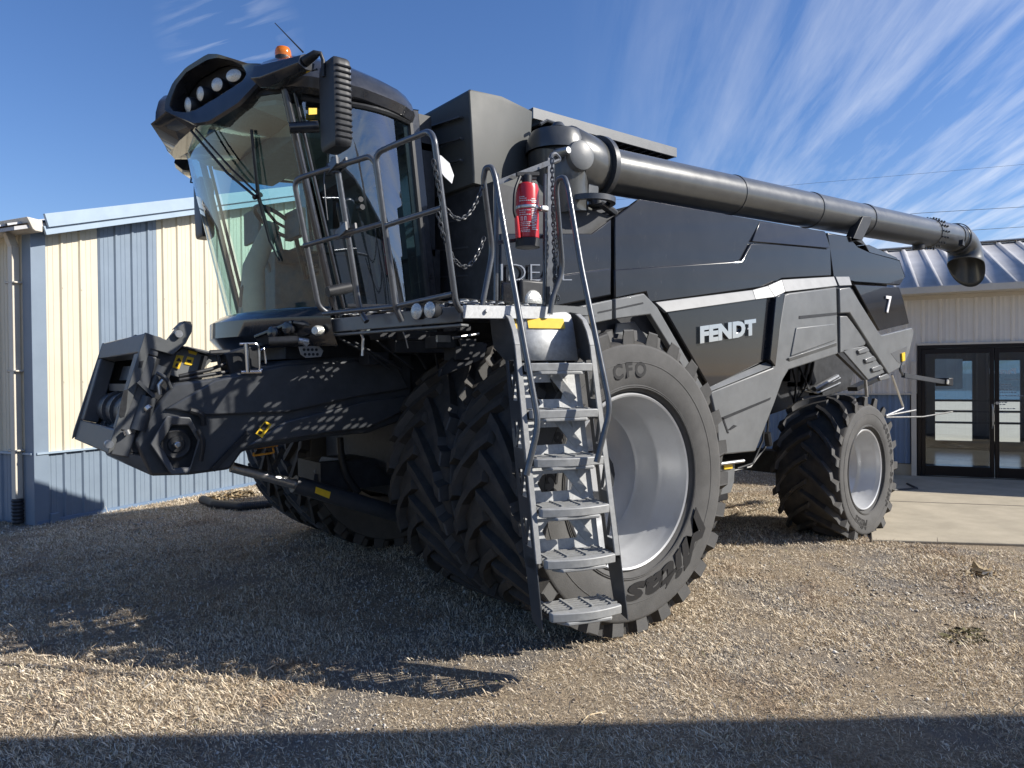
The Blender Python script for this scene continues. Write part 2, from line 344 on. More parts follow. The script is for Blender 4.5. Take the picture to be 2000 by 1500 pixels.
# shoulder: shiny ledge leaning outward over the badge panel
mb = MB(); a = [P(1280, 590, .66), P(1470, 566, .66), P(1500, 558, .65), P(1527, 546, .645), P(1629, 540, .655), P(1636, 558, .60), P(1534, 570, .60), P(1514, 580, .61), P(1476, 585, .61), P(1302, 610, .61)]
for i in range(4):
    q = [a[i], a[i+1], a[8-i], a[9-i]]; mb.prism(q, (0, .03, -.004))
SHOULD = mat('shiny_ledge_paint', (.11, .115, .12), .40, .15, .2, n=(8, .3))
obj('badge_ledge', mb, SHOULD, ROOT, .004)
mb = MB(); mb.prism([P(1632, 540, .655), P(1659, 540, .655), P(1664, 557, .60), P(1640, 558, .60)], (0, .03, -.004)); obj('badge_ledge', mb, SHOULD, ROOT, .004)
panel('badge_frame_edge', [(1516, 580), (1532, 572), (1515, 716), (1504, 702)], YG-.02, GLOSS, .06, .006)
panel('lower_side_panel', [(1388, 766), (1510, 718), (1533, 575), (1542, 572), (1634, 561), (1637, 691), (1541, 722), (1529, 742), (1512, 790), (1476, 882), (1412, 888), (1404, 872), (1400, 820)], YG, SATIN, .05, .012)
mb = MB()
mb.prism(pl([(1561, 617), (1634, 610), (1634, 615), (1561, 623)], YG-.004), (0, .004, 0))
mb.prism(pl([(1410, 815), (1506, 776), (1504, 781), (1413, 820)], YG-.004), (0, .004, 0)); mb.prism(pl([(1410, 815), (1414, 817), (1424, 846), (1421, 846)], YG-.004), (0, .004, 0))
mb.prism(pl([(1424, 839), (1434, 830), (1440, 832), (1430, 838)], YG-.010), (0, .010, 0)); obj('panel_seam', mb, BLACK, ROOT)
mb = MB(); mb.prism([P(1541, 699, YG-.025), P(1635, 668, YG-.025), P(1635, 676, YG), P(1541, 707, YG)], (0, .02, 0)); mb.prism([P(1556, 640, YG-.012), P(1632, 632, YG-.012), P(1633, 664, YG-.012), P(1545, 696, YG-.012)], (0, .02, 0)); obj('panel_relief', mb, SATIN, ROOT, .008)
mb = MB(); mb.prism([P(1388, 764, .60), P(1508, 716, .60), P(1502, 704, .645), P(1384, 754, .645)], (0, .02, -.01)); obj('badge_sill', mb, SATIN, ROOT, .003)
# grey rear pieces
panel('rear_fender', [(1640, 563), (1661, 561), (1717, 650), (1722, 655), (1782, 640), (1785, 650), (1776, 690), (1766, 714), (1736, 731), (1660, 611), (1641, 612)], YG, SATIN, .05, .01)
panel('rear_fender', [(1641, 617), (1655, 617), (1692, 666), (1690, 674), (1641, 690)], YG+.02, SATIN, .05, .01)
mb = MB(); mb.prism(pl([(1656, 612), (1662, 612), (1736, 733), (1727, 735)], YG+.03), (0, .03, 0)); obj('fender_gap_trim', mb, BLACK, ROOT)
mb = MB(); mb.prism(pl([(1645, 683), (1690, 676), (1730, 727), (1696, 742)], YG+.02), (0, .05, 0)); vent = obj('fender_vent', mb, SATIN, ROOT, .008)
mb = MB()
for i in range(4):
    x = 1676+i*13.5; y_ = 678+i*17.5
    mb.prism([P(x, y_+6, YG-.002), P(x+17, y_-1, YG-.002), P(x+23, y_+6, YG-.002), P(x+21, y_+9, YG-.002), P(x+3, y_+14, YG-.002)], (0, .03, 0))
obj('vent_louvre', mb, SATIN, vent, .008)
mb = MB(); mb.prism(pl([(1636, 690), (1645, 684), (1697, 742), (1690, 742)], YG+.03), (0, .04, 0)); obj('vent_edge', mb, BLACK, ROOT)
mb = MB(); mb.prism([P(1740, 690, YG-.002), P(1772, 676, YG-.002), P(1765, 714, YG-.002), P(1752, 706, YG-.002)], (0, .003, 0)); obj('fender_facet', mb, mat('facet_grey', (.11, .115, .12), .45), ROOT)
mb = MB(); mb.prism(pl([(1762, 690), (1768, 688), (1768, 704), (1763, 706)], YG-.02), (0, .015, 0)); obj('side_reflector', mb, YELLOW, ROOT)
# chrome badge lettering
def flat_text(body, px, py, y, height, m, name, sx=1., tilt=0., bold=0., ext=.008, parent=None, space=1.):
    c = W(px, py, y=y)
    def fn(u, v, w): return Vector((c.x+u*sx, c.y-w, c.z+v+u*tilt))
    return obj(name, text_mesh(body, height/.72, ext, fn, bold, 0, space), m, parent or ROOT)
flat_text('FENDT', 1421, 660, YF-.010, .128, CHROME, 'badge_lettering', 1.42, .17, .010, .012)
flat_text('IDEAL', 1048, 549, YU-.022, .125, mat('badge_outline', (.30, .31, .33), .3, .8), 'badge_lettering', 1.45, .11, -.004, .006)
flat_text('7', 1735, 610, YG+.008, .185, WHITE, 'badge_number', 1.0, 0, .004, .006)
# underside pipes and blocks between the wheels
mb = MB()
for dx, dy in ((0, 0), (10, -2)):
    mb.tube([W(1580+dx, 700, y=1.35), W(1572+dx, 745, y=1.35), W(1565+dx, 760+dy, y=1.35), W(1585+dx, 766-dy, y=1.35), W(1640, 738+dx, y=1.35)], .016, 8, .06)
mb.tube([W(1590, 760, y=1.3), W(1635, 735, y=1.3)], .03, 8); obj('hydraulic_pipe', mb, RAILM, ROOT)
mb = MB()
for i in range(16):
    x = random.uniform(2.7, 4.5); z = random.uniform(1.35, 1.8); mb.box(x, x+random.uniform(.06, .35), 1.36, 1.55, z, z+random.uniform(.04, .2))
for i in range(7):
    x = random.uniform(2.5, 4.2); mb.tube([(x, 1.4, 1.9), (x+random.uniform(-.2, .2), 1.3, 1.5), (x+random.uniform(-.3, .3), 1.42, 1.1)], .014, 6)
obj('engine_machinery', mb, DARK, ROOT, .004)
mb = MB(); mb.tube([W(1495, 800, y=.9), W(1490, 860, y=.9), W(1470, 905, y=.9), W(1440, 915, y=.95)], .012, 6); mb.tube([W(1502, 800, y=.95), W(1497, 870, y=.95), W(1465, 912, y=.95), W(1430, 920, y=.95)], .012, 6); mb.tube([W(1498, 845, y=.9), W(1502, 870, y=.9)], .035, 8); obj('hydraulic_hose', mb, BLACK, ROOT)
mb = MB(); mb.prism(pl([(1402, 905), (1436, 903), (1434, 940), (1428, 962), (1404, 968)], .66), (0, .3, 0)); obj('step_bracket', mb, SATIN, ROOT, .005)
mb = MB(); mb.tube([W(1400, 907, y=.62), W(1452, 900, y=.62)], .016, 8); obj('step_bar', mb, ZINC, ROOT)
mb = MB(); mb.prism(pl([(1415, 909), (1431, 907), (1431, 915), (1415, 917)], .645), (0, .01, 0)); obj('side_reflector', mb, YELLOW, ROOT)
mb = MB(); a = W(1400, 965, y=.8); mb.box(a.x, a.x+.42, .98, 1.5, .45, .80); obj('battery_box', mb, BLACK, ROOT, .01)
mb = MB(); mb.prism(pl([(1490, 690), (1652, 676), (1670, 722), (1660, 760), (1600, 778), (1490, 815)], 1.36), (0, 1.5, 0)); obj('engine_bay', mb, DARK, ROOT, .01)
# tail bracket
mb = MB(); mb.tube([W(1768, 690, y=YG), W(1757, 722, y=YG), W(1764, 733, y=YG), W(1845, 746, y=YG)], .014, 8, .04); mb.beam(W(1764, 733, y=YG), W(1842, 746, y=YG), .04, .05); tb = obj('tail_lamp_arm', mb, DGREY, ROOT)
mb = MB(); a = W(1848, 746, y=YG); mb.box(a.x-.07, a.x+.06, a.y-.06, a.y+.1, a.z-.05, a.z+.05); obj('tail_lamp', mb, BLACK, tb, .01)
mb = MB(); mb.disc(W(1850, 746, y=YG-.07), (0, -1, 0), .03, .012, 12); obj('lamp_lens', mb, LENS, tb)
mb = MB(); mb.tube([W(1742, 732, y=YG+.05), W(1765, 797, y=YG+.05), W(1730, 812, y=YG+.05)], .012, 8, .04); mb.tube([W(1730, 812, y=YG+.05), W(1788, 801, y=YG+.05)], .012, 8)
mb.tube([W(1730, 815, y=YG+.3), W(1802, 814, y=YG+.3), W(1860, 804, y=YG+.3)], .010, 8); mb.tube([W(1690, 740, y=1.0), W(1693, 775, y=1.0)], .02, 8); obj('rear_guard_rail', mb, ZINC, ROOT)
mb = MB(); mb.beam(W(1665, 760, y=1.2), W(1712, 738, y=1.2), .12, .05); obj('rear_linkage', mb, BLACK, ROOT)

# ------------------------------------------------------------------ grain tank
YT = 1.0
mb = MB(); a = W(915, 170, y=YT); b_ = W(980, 184, y=YT); c = W(1040, 200, y=YT+.10); d = W(1031, 332, y=YT+.12); e = W(978, 340, y=YT+.03); f = W(925, 346, y=YT)
ztop = a.z; r0 = [f, e, d]; r1 = [a, b_, c]
bk = c.x+.02
def ring(l, z): return [Vector((p.x, p.y, z)) for p in l]+[Vector((l[2].x, 2*YC-l[2].y, z)), Vector((l[1].x, 2*YC-l[1].y, z)), Vector((l[0].x, 2*YC-l[0].y, z))]
mb.loft([ring(r0, 2.98), ring(r0, 3.05), ring(r1, a.z-.03), ring([p+Vector((.03, .03, 0)) if i < 1 else p for i, p in enumerate(r1)], a.z)], True, True, False)
obj('grain_tank_hopper', mb, TANK, ROOT, .012)
# lower front box with pressed lines
mb = MB(); mb.prism([(-.44, 1.06, 2.1), (-.44, 1.06, 2.99), (.12, 1.06, 2.99), (.12, 1.06, 2.1)], (0, 2*(YC-1.06), 0)); tk = obj('grain_tank_base', mb, DGREY, ROOT, .015)
mb = MB()
for z in (2.35, 2.55, 2.75): mb.beam((-.45, 1.1, z), (-.45, 2.6, z+.12), .03, .012)
for z in (3.15, 3.3, 3.45): mb.beam((-.525, 1.08, z), (-.525, 2.4, z+.14), .03, .012)
obj('pressed_rib', mb, DGREY, tk)
panel('tank_side_panel', [(962, 360), (1030, 335), (1092, 392), (1148, 402), (1193, 426), (1156, 453), (978, 453)], .84, TANK, .04, .01)
# lid slats seen from below
mb = MB(); a = W(1040, 213, y=1.2); b_ = W(1320, 280, y=1.2)
mb.box(a.x, b_.x, 1.2, 2*YC-1.2, 3.70, 3.712); mb.box(a.x, b_.x, 1.19, 1.21, 3.63, 3.713); mb.box(b_.x-.01, b_.x+.01, 1.21, 2*YC-1.21, 3.635, 3.71)
lid = obj('grain_tank_lid', mb, SATIN, ROOT)
mb = MB()
for i in range(15):
    x = a.x+.12+i*(b_.x-a.x-.2)/15; mb.box(x, x+.03, 1.22, 2*YC-1.22, 3.63, 3.698)
mb.box(a.x, b_.x-.02, 1.45, 1.5, 3.55, 3.63); obj('lid_stiffener', mb, DARK, lid)
mb = MB(); mb.box(.12, 1.75, 1.85, 2*YC-1.85, 2.9, 3.60); obj('grain_tank_wall', mb, DARK, ROOT)

# ------------------------------------------------------------------ unloading auger
YA = .9
A0 = W(1165, 330, y=YA); A1 = W(1868, 466, y=YA); ax = (A1-A0).normalized(); L = (A1-A0).length; RA = .178
mb = MB()
segs = [(0, .0), (.0, RA), (1.72, RA), (1.725, RA+.006), (1.76, RA+.006), (1.765, RA), (3.05, RA), (3.055, RA+.007), (3.10, RA+.007), (3.105, RA), (4.15, RA), (4.155, RA+.008), (4.21, RA+.008), (4.215, RA), (L-.9, RA), (L-.895, RA+.008), (L-.86, RA+.008), (L-.855, RA), (L-.18, RA), (L-.175, RA+.01), (L-.15, RA+.01), (L-.145, RA), (L, RA-.005)]
mb.lathe([(r, t) for t, r in segs], A0, ax, 40)
u0 = ax.cross(Vector((0, 0, 1))).normalized(); w0 = ax.cross(u0)
for t in (L-.88, L-.80, L-.72):
    for k in range(16):
        an = 2*math.pi*k/16; mb.disc(A0+ax*t+(u0*math.cos(an)+w0*math.sin(an))*(RA-.004), u0*math.cos(an)+w0*math.sin(an), .012, .028, 6)
for t in np.arange(.15, L-1.2, .22): mb.beam(A0+ax*t-w0*RA, A0+ax*(t+.012)-w0*RA, .012, .012)
aug = obj('unloading_auger', mb, AUGM, ROOT)
mb = MB(); mb.tube([A0+ax*(L-1.15)+Vector((0, 0, -.17)), A0+ax*(L-1.15)+Vector((0, 0, -.225))], .07, 14); obj('auger_lamp', mb, BLACK, aug)
# flange ring and bolts
mb = MB(); mb.lathe([(RA-.01, -.03), (RA+.07, -.03), (RA+.07, .015), (RA, .015)], A0, ax, 40, False); 
u0 = ax.cross(Vector((0, 0, 1))).normalized(); w0 = ax.cross(u0)
for k in range(14):
    an = 2*math.pi*k/14; mb.disc(A0+(u0*math.cos(an)+w0*math.sin(an))*(RA+.045)+ax*.014, ax, .012, .015, 6)
obj('auger_flange', mb, DGREY, aug)
# cast elbow that rises from the tank
mb = MB(); el = [W(1098, 420, y=.93), W(1092, 370, y=.93), W(1090, 320, y=.92), W(1108, 312, y=.91), A0-ax*.10, A0-ax*.02]
mb.tube(el, [.20, .215, .235, .245, .225, .20], 28, 0)
mb.lathe([(.001, .0), (.10, -.0), (.19, -.03), (.225, -.10), (.23, -.18)], W(1086, 262, y=.92)+Vector((0, 0, .03)), (0, 0, 1), 28)
elb = obj('auger_elbow', mb, AUGM, aug)
mb = MB(); c = W(1136, 303, y=.66); mb.lathe([(.001, -.02), (.075, -.018), (.105, -.004), (.11, .02), (.115, .12)], c, (.15, 1, 0), 28); obj('elbow_cover', mb, SATIN, aug)
mb = MB(); c = W(1107, 294, y=.66); mb.lathe([(.001, -.02), (.022, -.02), (.026, .0), (.04, .10)], c, (0, 1, 0), 16); obj('elbow_bolt', mb, ZINC, aug)
mb = MB(); mb.beam(W(1158, 330, y=.78), W(1156, 390, y=.78), .03, .10); obj('elbow_web', mb, AUGM, aug)
mb = MB(); c = W(1150, 392, y=.78); mb.lathe([(.16, -.03), (.20, -.03), (.20, .01), (.16, .01)], c, (0, 0, 1), 28); mb.disc(W(1165, 385, y=.72)+Vector((0, 0, -.06)), (0, 0, 1), .045, .08, 12); mb.tube([W(1168, 392, y=.75), W(1195, 412, y=.78), W(1205, 420, y=.9)], .03, 8); mb.tube([W(1172, 400, y=.8), W(1200, 420, y=.82)], .02, 8); obj('auger_pivot', mb, DGREY, aug)
mb = MB(); mb.tube([W(1055, 243, y=1.0), W(1068, 235, y=1.0), W(1082, 240, y=1.0), W(1105, 258, y=1.0)], .012, 6); mb.lathe([(.001, 0), (.035, -.005), (.06, -.04)], W(1090, 252, y=.92)+Vector((0, 0, .05)), (0, 0, 1), 16); obj('auger_link', mb, DGREY, aug)
# saddle the tube rests on
mb = MB(); mb.prism([W(1686, 422, y=.70), W(1703, 423, y=.70), W(1700, 438, y=.70), W(1684, 470, y=.70), W(1664, 472, y=.70)], (0, .10, 0)); mb.prism([W(1664, 472, y=.70), W(1684, 470, y=.70), W(1690, 478, y=.70), W(1660, 462, y=.70)], (0, .4, 0)); obj('auger_saddle', mb, BLACK, ROOT, .006)
# scuff marks
mb = MB()
q = [A0+ax*(1.05+.07*i)+(u0*math.cos(an)+w0*math.sin(an))*(RA+.002) for i, an in enumerate(np.linspace(math.pi*1.45, math.pi*.93, 10))]
mb.tube(q, .0035, 5); obj('paint_scrape', mb, ZINC, aug)
# rubber spout, open below
mb = MB(); rings = []
e0 = A1; dwn = Vector((0.10, -.05, -1)).normalized()
cen = [e0-ax*.03, e0+ax*.10+Vector((0, 0, -.01)), e0+ax*.22+Vector((0, 0, -.07)), e0+ax*.27+Vector((0, -.01, -.20)), e0+ax*.26+Vector((0, -.02, -.36))]
nrm = [ax, ax+dwn*.12, ax*.72+dwn*.6, ax*.2+dwn, dwn]
for c, n_ in zip(cen, nrm):
    n_ = n_.normalized(); u = Vector((0, 1, 0)); u = (u-n_*u.dot(n_)).normalized(); w = n_.cross(u); i = len(rings); s_ = (1.02, 1.05, 1.12, 1.2, 1.3)[i]
    ring_ = []
    for k in range(32):
        an = 2*math.pi*k/32; q = c+(u*math.cos(an)+w*math.sin(an))*RA*s_
        if i == 4: q = q+Vector((0, 0, -.24*max(0, (q-c).dot(ax)/RA)+.10*max(0, -(q-c).dot(ax)/RA)))
        ring_.append(q)
    rings.append(ring_)
mb.loft(rings, True, False, True); sp = obj('auger_spout', mb, AUGM, aug)
so = sp.modifiers.new('thickness', 'SOLIDIFY'); so.thickness = .012; sp.modifiers.new('smooth', 'SUBSURF').render_levels = 1
mb = MB(); mb.lathe([(RA+.012, 0), (RA+.024, .004), (RA+.024, .03), (RA+.012, .034)], A0+ax*(L-.04), ax, 40); obj('spout_clamp', mb, DGREY, aug)
mb = MB(); c = W(1880, 478, y=.66); mb.prism([c, c+Vector((.07, 0, -.01)), c+Vector((.06, 0, .05)), c+Vector((.02, 0, .07))], (0, .05, 0)); obj('spout_lug', mb, BLACK, aug)

# ------------------------------------------------------------------ cab
YL, YR_ = 1.30, 2*YC-1.30; HW = YC-YL
def xp(z): return -1.40-.229*(z-2.12)
def wx(t, z, off=0.): return xp(z)-(.34+off*0)*(1-abs(t)**2.2)-off
def wpt(t, z, off=0.):
    return Vector((wx(t, z)-off*(1-.5*abs(t)), YC+t*(HW+off*abs(t)*.6), z))
CABZ0, CABZ1 = 2.07, 3.42
mb = MB(); nt_, nz_ = 24, 8
rows = [[wpt(-1+2*i/nt_, CABZ0+(CABZ1-CABZ0)*j/nz_) for i in range(nt_+1)] for j in range(nz_+1)]
mb.loft(rows, False, False, True); cab = obj('cab_windscreen', mb, GLASS, ROOT)
def pillar(mb, a, b, w, d, ang=0.): mb.beam(a, b, w, d, (math.cos(ang), math.sin(ang), 0))
for sgn in (1, -1):
    f = lambda v: Vector((v[0], v[1] if sgn > 0 else 2*YC-v[1], v[2]))
    mb = MB(); mb.tube([f((xp(1.98), YL, 1.98)), f((xp(3.45), YL, 3.45))], .027, 8)
    mb.tube([f((xp(1.98)+.065, YL-.01, 1.98)), f((xp(3.45)+.055, YL-.01, 3.45))], .014, 8)
    mb.beam(f((-.66, YL+.04, 1.98)), f((-.82, YL+.04, 3.5)), .12, .14)
    mb.beam(f((xp(2.06)+.05, YL, 2.04)), f((-.66, YL+.03, 2.06)), .08, .10)
    obj('cab_pillar_frame', mb, GLOSSB, ROOT, .006)
# door glass left and right, bowed outward, with its black edge band
def door(sgn):
    R = []
    for j in range(9):
        z = 2.10+(3.40-2.10)*j/8; x0 = xp(z)+.09; x1 = -.70-.105*(z-2.27)
        R.append([Vector((x0+(x1-x0)*i/10, (YL-.012-.10*math.sin(math.pi*(i/10)**1.2)) if sgn > 0 else 2*YC-(YL-.012-.10*math.sin(math.pi*(i/10)**1.2)), z)) for i in range(11)])
    mb = MB(); mb.loft(R, False, False, True); o = obj('cab_door', mb, DGLASS if sgn > 0 else GLASS, ROOT)
    mb = MB(); edge = [r[10] for r in R]+[R[8][i] for i in range(9, -1, -1)]
    off = Vector((0, -.008*sgn, 0)); mb.tube([p+off for p in R[0]+edge[:9]], .022, 6); mb.tube([p+off for p in R[8]], .018, 6); obj('door_seal', mb, BLACK, o)
    if sgn > 0:
        mb = MB(); a = R[4][6]; mb.disc(W(705, 389, y=a.y-.03), (0, 1, 0), .018, .05, 14); mb.disc(W(708, 404, y=a.y-.03), (0, 1, 0), .018, .05, 14); obj('door_knob', mb, BLACK, o)
        mb = MB(); mb.tube([W(640, 570, y=YL-.12), W(684, 561, y=YL-.12)], [.035, .035], 12); obj('door_handle', mb, BLACK, o)
        mb = MB(); mb.tube([W(622, 247, y=YL-.16), W(565, 250, y=YL-.10)], [.038, .034], 12); obj('upper_grab_handle', mb, GLOSSB, o)
        mb = MB(); mb.prism([W(690, 270, y=YL-.09), W(700, 300, y=YL-.10), W(745, 560, y=YL-.08), W(739, 560, y=YL-.08)], (0, .01, 0)); obj('glass_divider', mb, BLACK, o)
    return o
door(1); door(-1)
# rear wall with window, floor, hood, interior
mb = MB(); mb.box(-.66, -.56, YL+.02, YR_-.02, 1.95, 2.55); mb.box(-.80, -.62, YL+.02, YR_-.02, 3.25, 3.5); mb.box(-.72, -.60, YL+.02, YL+.50, 2.5, 3.3); mb.box(-.72, -.60, YR_-.35, YR_-.02, 2.5, 3.3); mb.box(-.66, -.60, YL+.4, YR_-.3, 2.5, 3.3); obj('cab_rear_wall', mb, BLACK, ROOT)
mb = MB(); mb.prism([Vector((p.x+.03, p.y, 1.93)) for p in rows[0]]+[Vector((-.6, YR_, 1.93)), Vector((-.6, YL, 1.93))], (0, 0, .13)); obj('cab_floor', mb, INTER, ROOT, .01)
mb = MB(); ts = [-1+2*i/24 for i in range(25)]
def hoodring(z, off, x_in=False): return [wpt(t, z, off) for t in ts]
mb.loft([hoodring(2.10, .01), hoodring(2.085, .07), hoodring(2.03, .17), hoodring(1.92, .20), hoodring(1.84, .14), hoodring(1.84, -.1)], False, False, False); hd = obj('cab_front_hood', mb, GLOSSB, ROOT)
mb = MB(); c = W(620, 646, y=1.22); mb.lathe([(.001, -.03), (.024, -.028), (.034, -.01), (.034, .03)], c, (1, .6, 0), 18); obj('cab_lamp', mb, LENS, ROOT)
mb = MB(); mb.box(-1.05, -.78, 1.98, 2.46, 2.3, 2.52); mb.prism([(-.80, 1.98, 2.45), (-.68, 1.98, 3.15), (-.62, 1.98, 3.15), (-.70, 1.98, 2.45)], (0, .48, 0)); mb.box(-.72, -.64, 2.08, 2.36, 3.14, 3.3); mb.box(-1.0, -.8, 2.1, 2.34, 2.06, 2.3); mb.box(-1.3, -.75, 2.5, 2.62, 2.55, 2.66); st = obj('driver_seat', mb, SEATM, ROOT, .03)
mb = MB(); mb.box(-1.30, -.72, 2.62, 2.86, 2.06, 2.66); mb.tube([(-1.22, 2.7, 2.66), (-1.25, 2.7, 2.8)], .03, 8); mb.box(-1.45, -1.42, 2.55, 2.9, 2.72, 2.98); mb.tube([(-1.3, 2.72, 2.5), (-1.43, 2.72, 2.8)], .02, 8); obj('armrest_console', mb, INTER, ROOT, .015)
mb = MB(); mb.tube([(-1.62, YC, 2.06), (-1.60, YC, 2.45), (-1.46, YC, 2.78)], [.10, .08, .06], 12); sc_ = obj('steering_column', mb, mat('sunlit_tan_cover', (.42, .37, .30), .7, n=(8, .2)), ROOT)  # tan cover, its colour lightened for sun that never reaches the cab
mb = MB(); n_ = Vector((.55, 0, .83)).normalized(); u_ = Vector((0, 1, 0)); w_ = n_.cross(u_); c = Vector((-1.43, YC, 2.80))
mb.tube([c+(u_*math.cos(a)+w_*math.sin(a))*.175 for a in np.linspace(0, 2*math.pi, 33)[:-1]], .016, 8, closed=True)
for a in (0, 2.1, 4.2): mb.tube([c, c+(u_*math.cos(a)+w_*math.sin(a))*.2], .012, 6)
obj('steering_wheel', mb, BLACK, sc_)
mb = MB(); c = W(572, 440, y=1.95); mb.box(c.x-.02, c.x+.03, 1.78, 2.06, c.z-.10, c.z+.10); mb.tube([(c.x+.02, 1.95, c.z-.08), (c.x+.15, 2.1, c.z-.35), (-1.0, 2.3, 2.5)], .018, 8); obj('cab_monitor', mb, BLACK, ROOT, .01)
mb = MB(); c = W(590, 490, y=1.9); mb.box(c.x, c.x+.35, 1.72, 1.86, c.z-.03, c.z+.03); mb.tube([(c.x+.05, 1.79, c.z+.02), (c.x+.03, 1.79, c.z+.13)], .025, 10); mb.box(c.x+.1, c.x+.35, 1.74, 1.84, 2.06, c.z-.03); obj('left_armrest', mb, SEATM, ROOT, .015)
mb = MB(); mb.lathe([(.16, 0), (.14, .10), (.06, .16), (.001, .17)], (-1.0, 1.75, 2.07), (0, 0, 1), 16); mb.box(-1.5, -1.0, 1.5, 1.9, 2.06, 2.10); obj('floor_mat', mb, SEATM, ROOT)
mb = MB(); mb.box(-1.05, -.78, 2.72, 3.06, 2.06, 2.75); obj('side_console', mb, SEATM, ROOT, .03)
mb = MB(); mb.tube([W(470, 600, y=2.2), W(472, 560, y=2.2), W(500, 546, y=2.2)], .014, 8, .05); mb.tube([W(465, 552, y=3.1), W(600, 560, y=3.1)], .014, 8); obj('cab_grab_rail', mb, BLACK, ROOT)
mb = MB(); mb.prism([wpt(t, 3.37, -.05) for t in ts[1:-1]]+[Vector((-.75, YR_-.08, 3.37)), Vector((-.75, YL+.08, 3.37))], (0, 0, .03)); obj('cab_headliner', mb, INTER, ROOT)
mb = MB(); a = W(520, 335, y=2.3); b_ = W(660, 330, y=1.9); mb.box(-1.55, -1.2, 1.5, 2.9, 3.24, 3.36); obj('overhead_console', mb, INTER, ROOT, .02)
# wipers in front of the glass
def on_glass(px, py, off=.03):
    best = None
    for t in np.linspace(-1, 1, 161):
        for z in (0,):
            y = YC+t*HW; q = W(px, py, y=y); dx = q.x-(wx(t, q.z)-off)
            if best is None or (abs(dx) < best[0] and y < YC+.5): best = (abs(dx), q)
    return best[1]
mb = MB(); gh = lambda px, py, o=.215: on_glass(px, py, o)
mb.prism([gh(498, 660), (gh(520, 645)), gh(570, 631), gh(612, 634), gh(628, 642), gh(596, 656), gh(545, 669), gh(506, 674)], (.10, .05, 0)); obj('hood_recess', mb, BLACK, hd)
mb = MB(); mb.beam(gh(500, 676, .22), gh(625, 645, .22), .02, .022); mb.beam(gh(498, 658, .22), gh(572, 629, .22), .02, .02); mb.beam(gh(572, 629, .22), gh(632, 640, .22), .02, .02); obj('recess_bezel', mb, GLOSSB, hd, .004)
for px, py in ((534, 650), (563, 641)):
    mb = MB(); c = gh(px, py, .225); mb.lathe([(.042, .03), (.042, -.01), (.034, -.018), (.001, -.022)], c, (1, .6, 0), 18); obj('hood_lamp', mb, GLOSSB, hd)
mb = MB(); g = lambda *p: on_glass(*p)
mb.tube([g(373, 255, .10), g(444, 338, .07), g(500, 385, .05)], .009, 6); mb.tube([g(382, 252, .10), g(452, 330, .07), g(505, 380, .05)], .007, 6); mb.tube([g(496, 386), g(510, 380)], .016, 8)
mb.tube([g(491, 253, .02), g(504, 383, .02), g(527, 470, .02), g(546, 510, .02)], [.010, .012, .012, .006], 6); mb.tube([g(493, 262, .04), g(507, 383, .045), g(530, 470, .04)], .006, 6); obj('windscreen_wiper', mb, BLACK, ROOT)
# ------------------------------------------------------------------ cab roof
mb = MB()
def rr(cx, cy, a, b, z, n=48, e=4.2, fr=.0):
    out = []
    for k in range(n):
        t = 2*math.pi*k/n; c, s_ = math.cos(t), math.sin(t); r = (abs(c)**e+abs(s_)**e)**(-1/e)
        x = a*r*c; y = b*r*s_; out.append(Vector((cx+x, cy+y*(1-.04*max(0, x/a)), z-.05*max(0, x/a))))
    return out
rc = -1.25
mb.loft([rr(rc, YC, .60*q, 1.06*w_, z) for z, q, w_ in ((3.42, .94, .95), (3.44, 1.0, 1.0), (3.50, 1.02, 1.02), (3.56, 1.0, 1.0), (3.63, .95, .95), (3.69, .87, .86), (3.72, .74, .72))]); 
mb.loft([rr(rc, YC, .74*.60, .72*1.06, 3.715), rr(rc, YC, .3, .3, 3.735)], True, True)
roof = obj('cab_roof', mb, GLOSSB, ROOT)
def resamp(pts, n):
    pts = [Vector(p) for p in pts]; m_ = len(pts); ln = [(pts[(i+1) % m_]-pts[i]).length for i in range(m_)]; tot = sum(ln); out = []
    for k in range(n):
        s_ = tot*k/n; i = 0
        while s_ > ln[i] and i < m_-1: s_ -= ln[i]; i += 1
        out.append(pts[i].lerp(pts[(i+1) % m_], min(1, s_/max(ln[i], 1e-6))))
    return out
yv = lambda px: 2.10-(px-323)*.0039
V3 = lambda px, py, o=0.: W(px, py, y=yv(px)+o)
outer = [V3(*p) for p in ((323, 219), (325, 197), (339, 163), (366, 132), (409, 105), (428, 106), (471, 120), (490, 126), (516, 125), (520, 140), (514, 158), (471, 206), (412, 243), (383, 246))]
inner = [V3(*p) for p in ((334, 206), (337, 193), (348, 166), (366, 143), (406, 119), (424, 114), (452, 119), (471, 127), (482, 143), (475, 157), (428, 187), (381, 215), (362, 219), (340, 217))]
N_ = 56; ro = resamp(outer, N_); ri_ = resamp(inner, N_)
back = Vector((.42, .14, .0)); dp = Vector((.10, .07, .0))
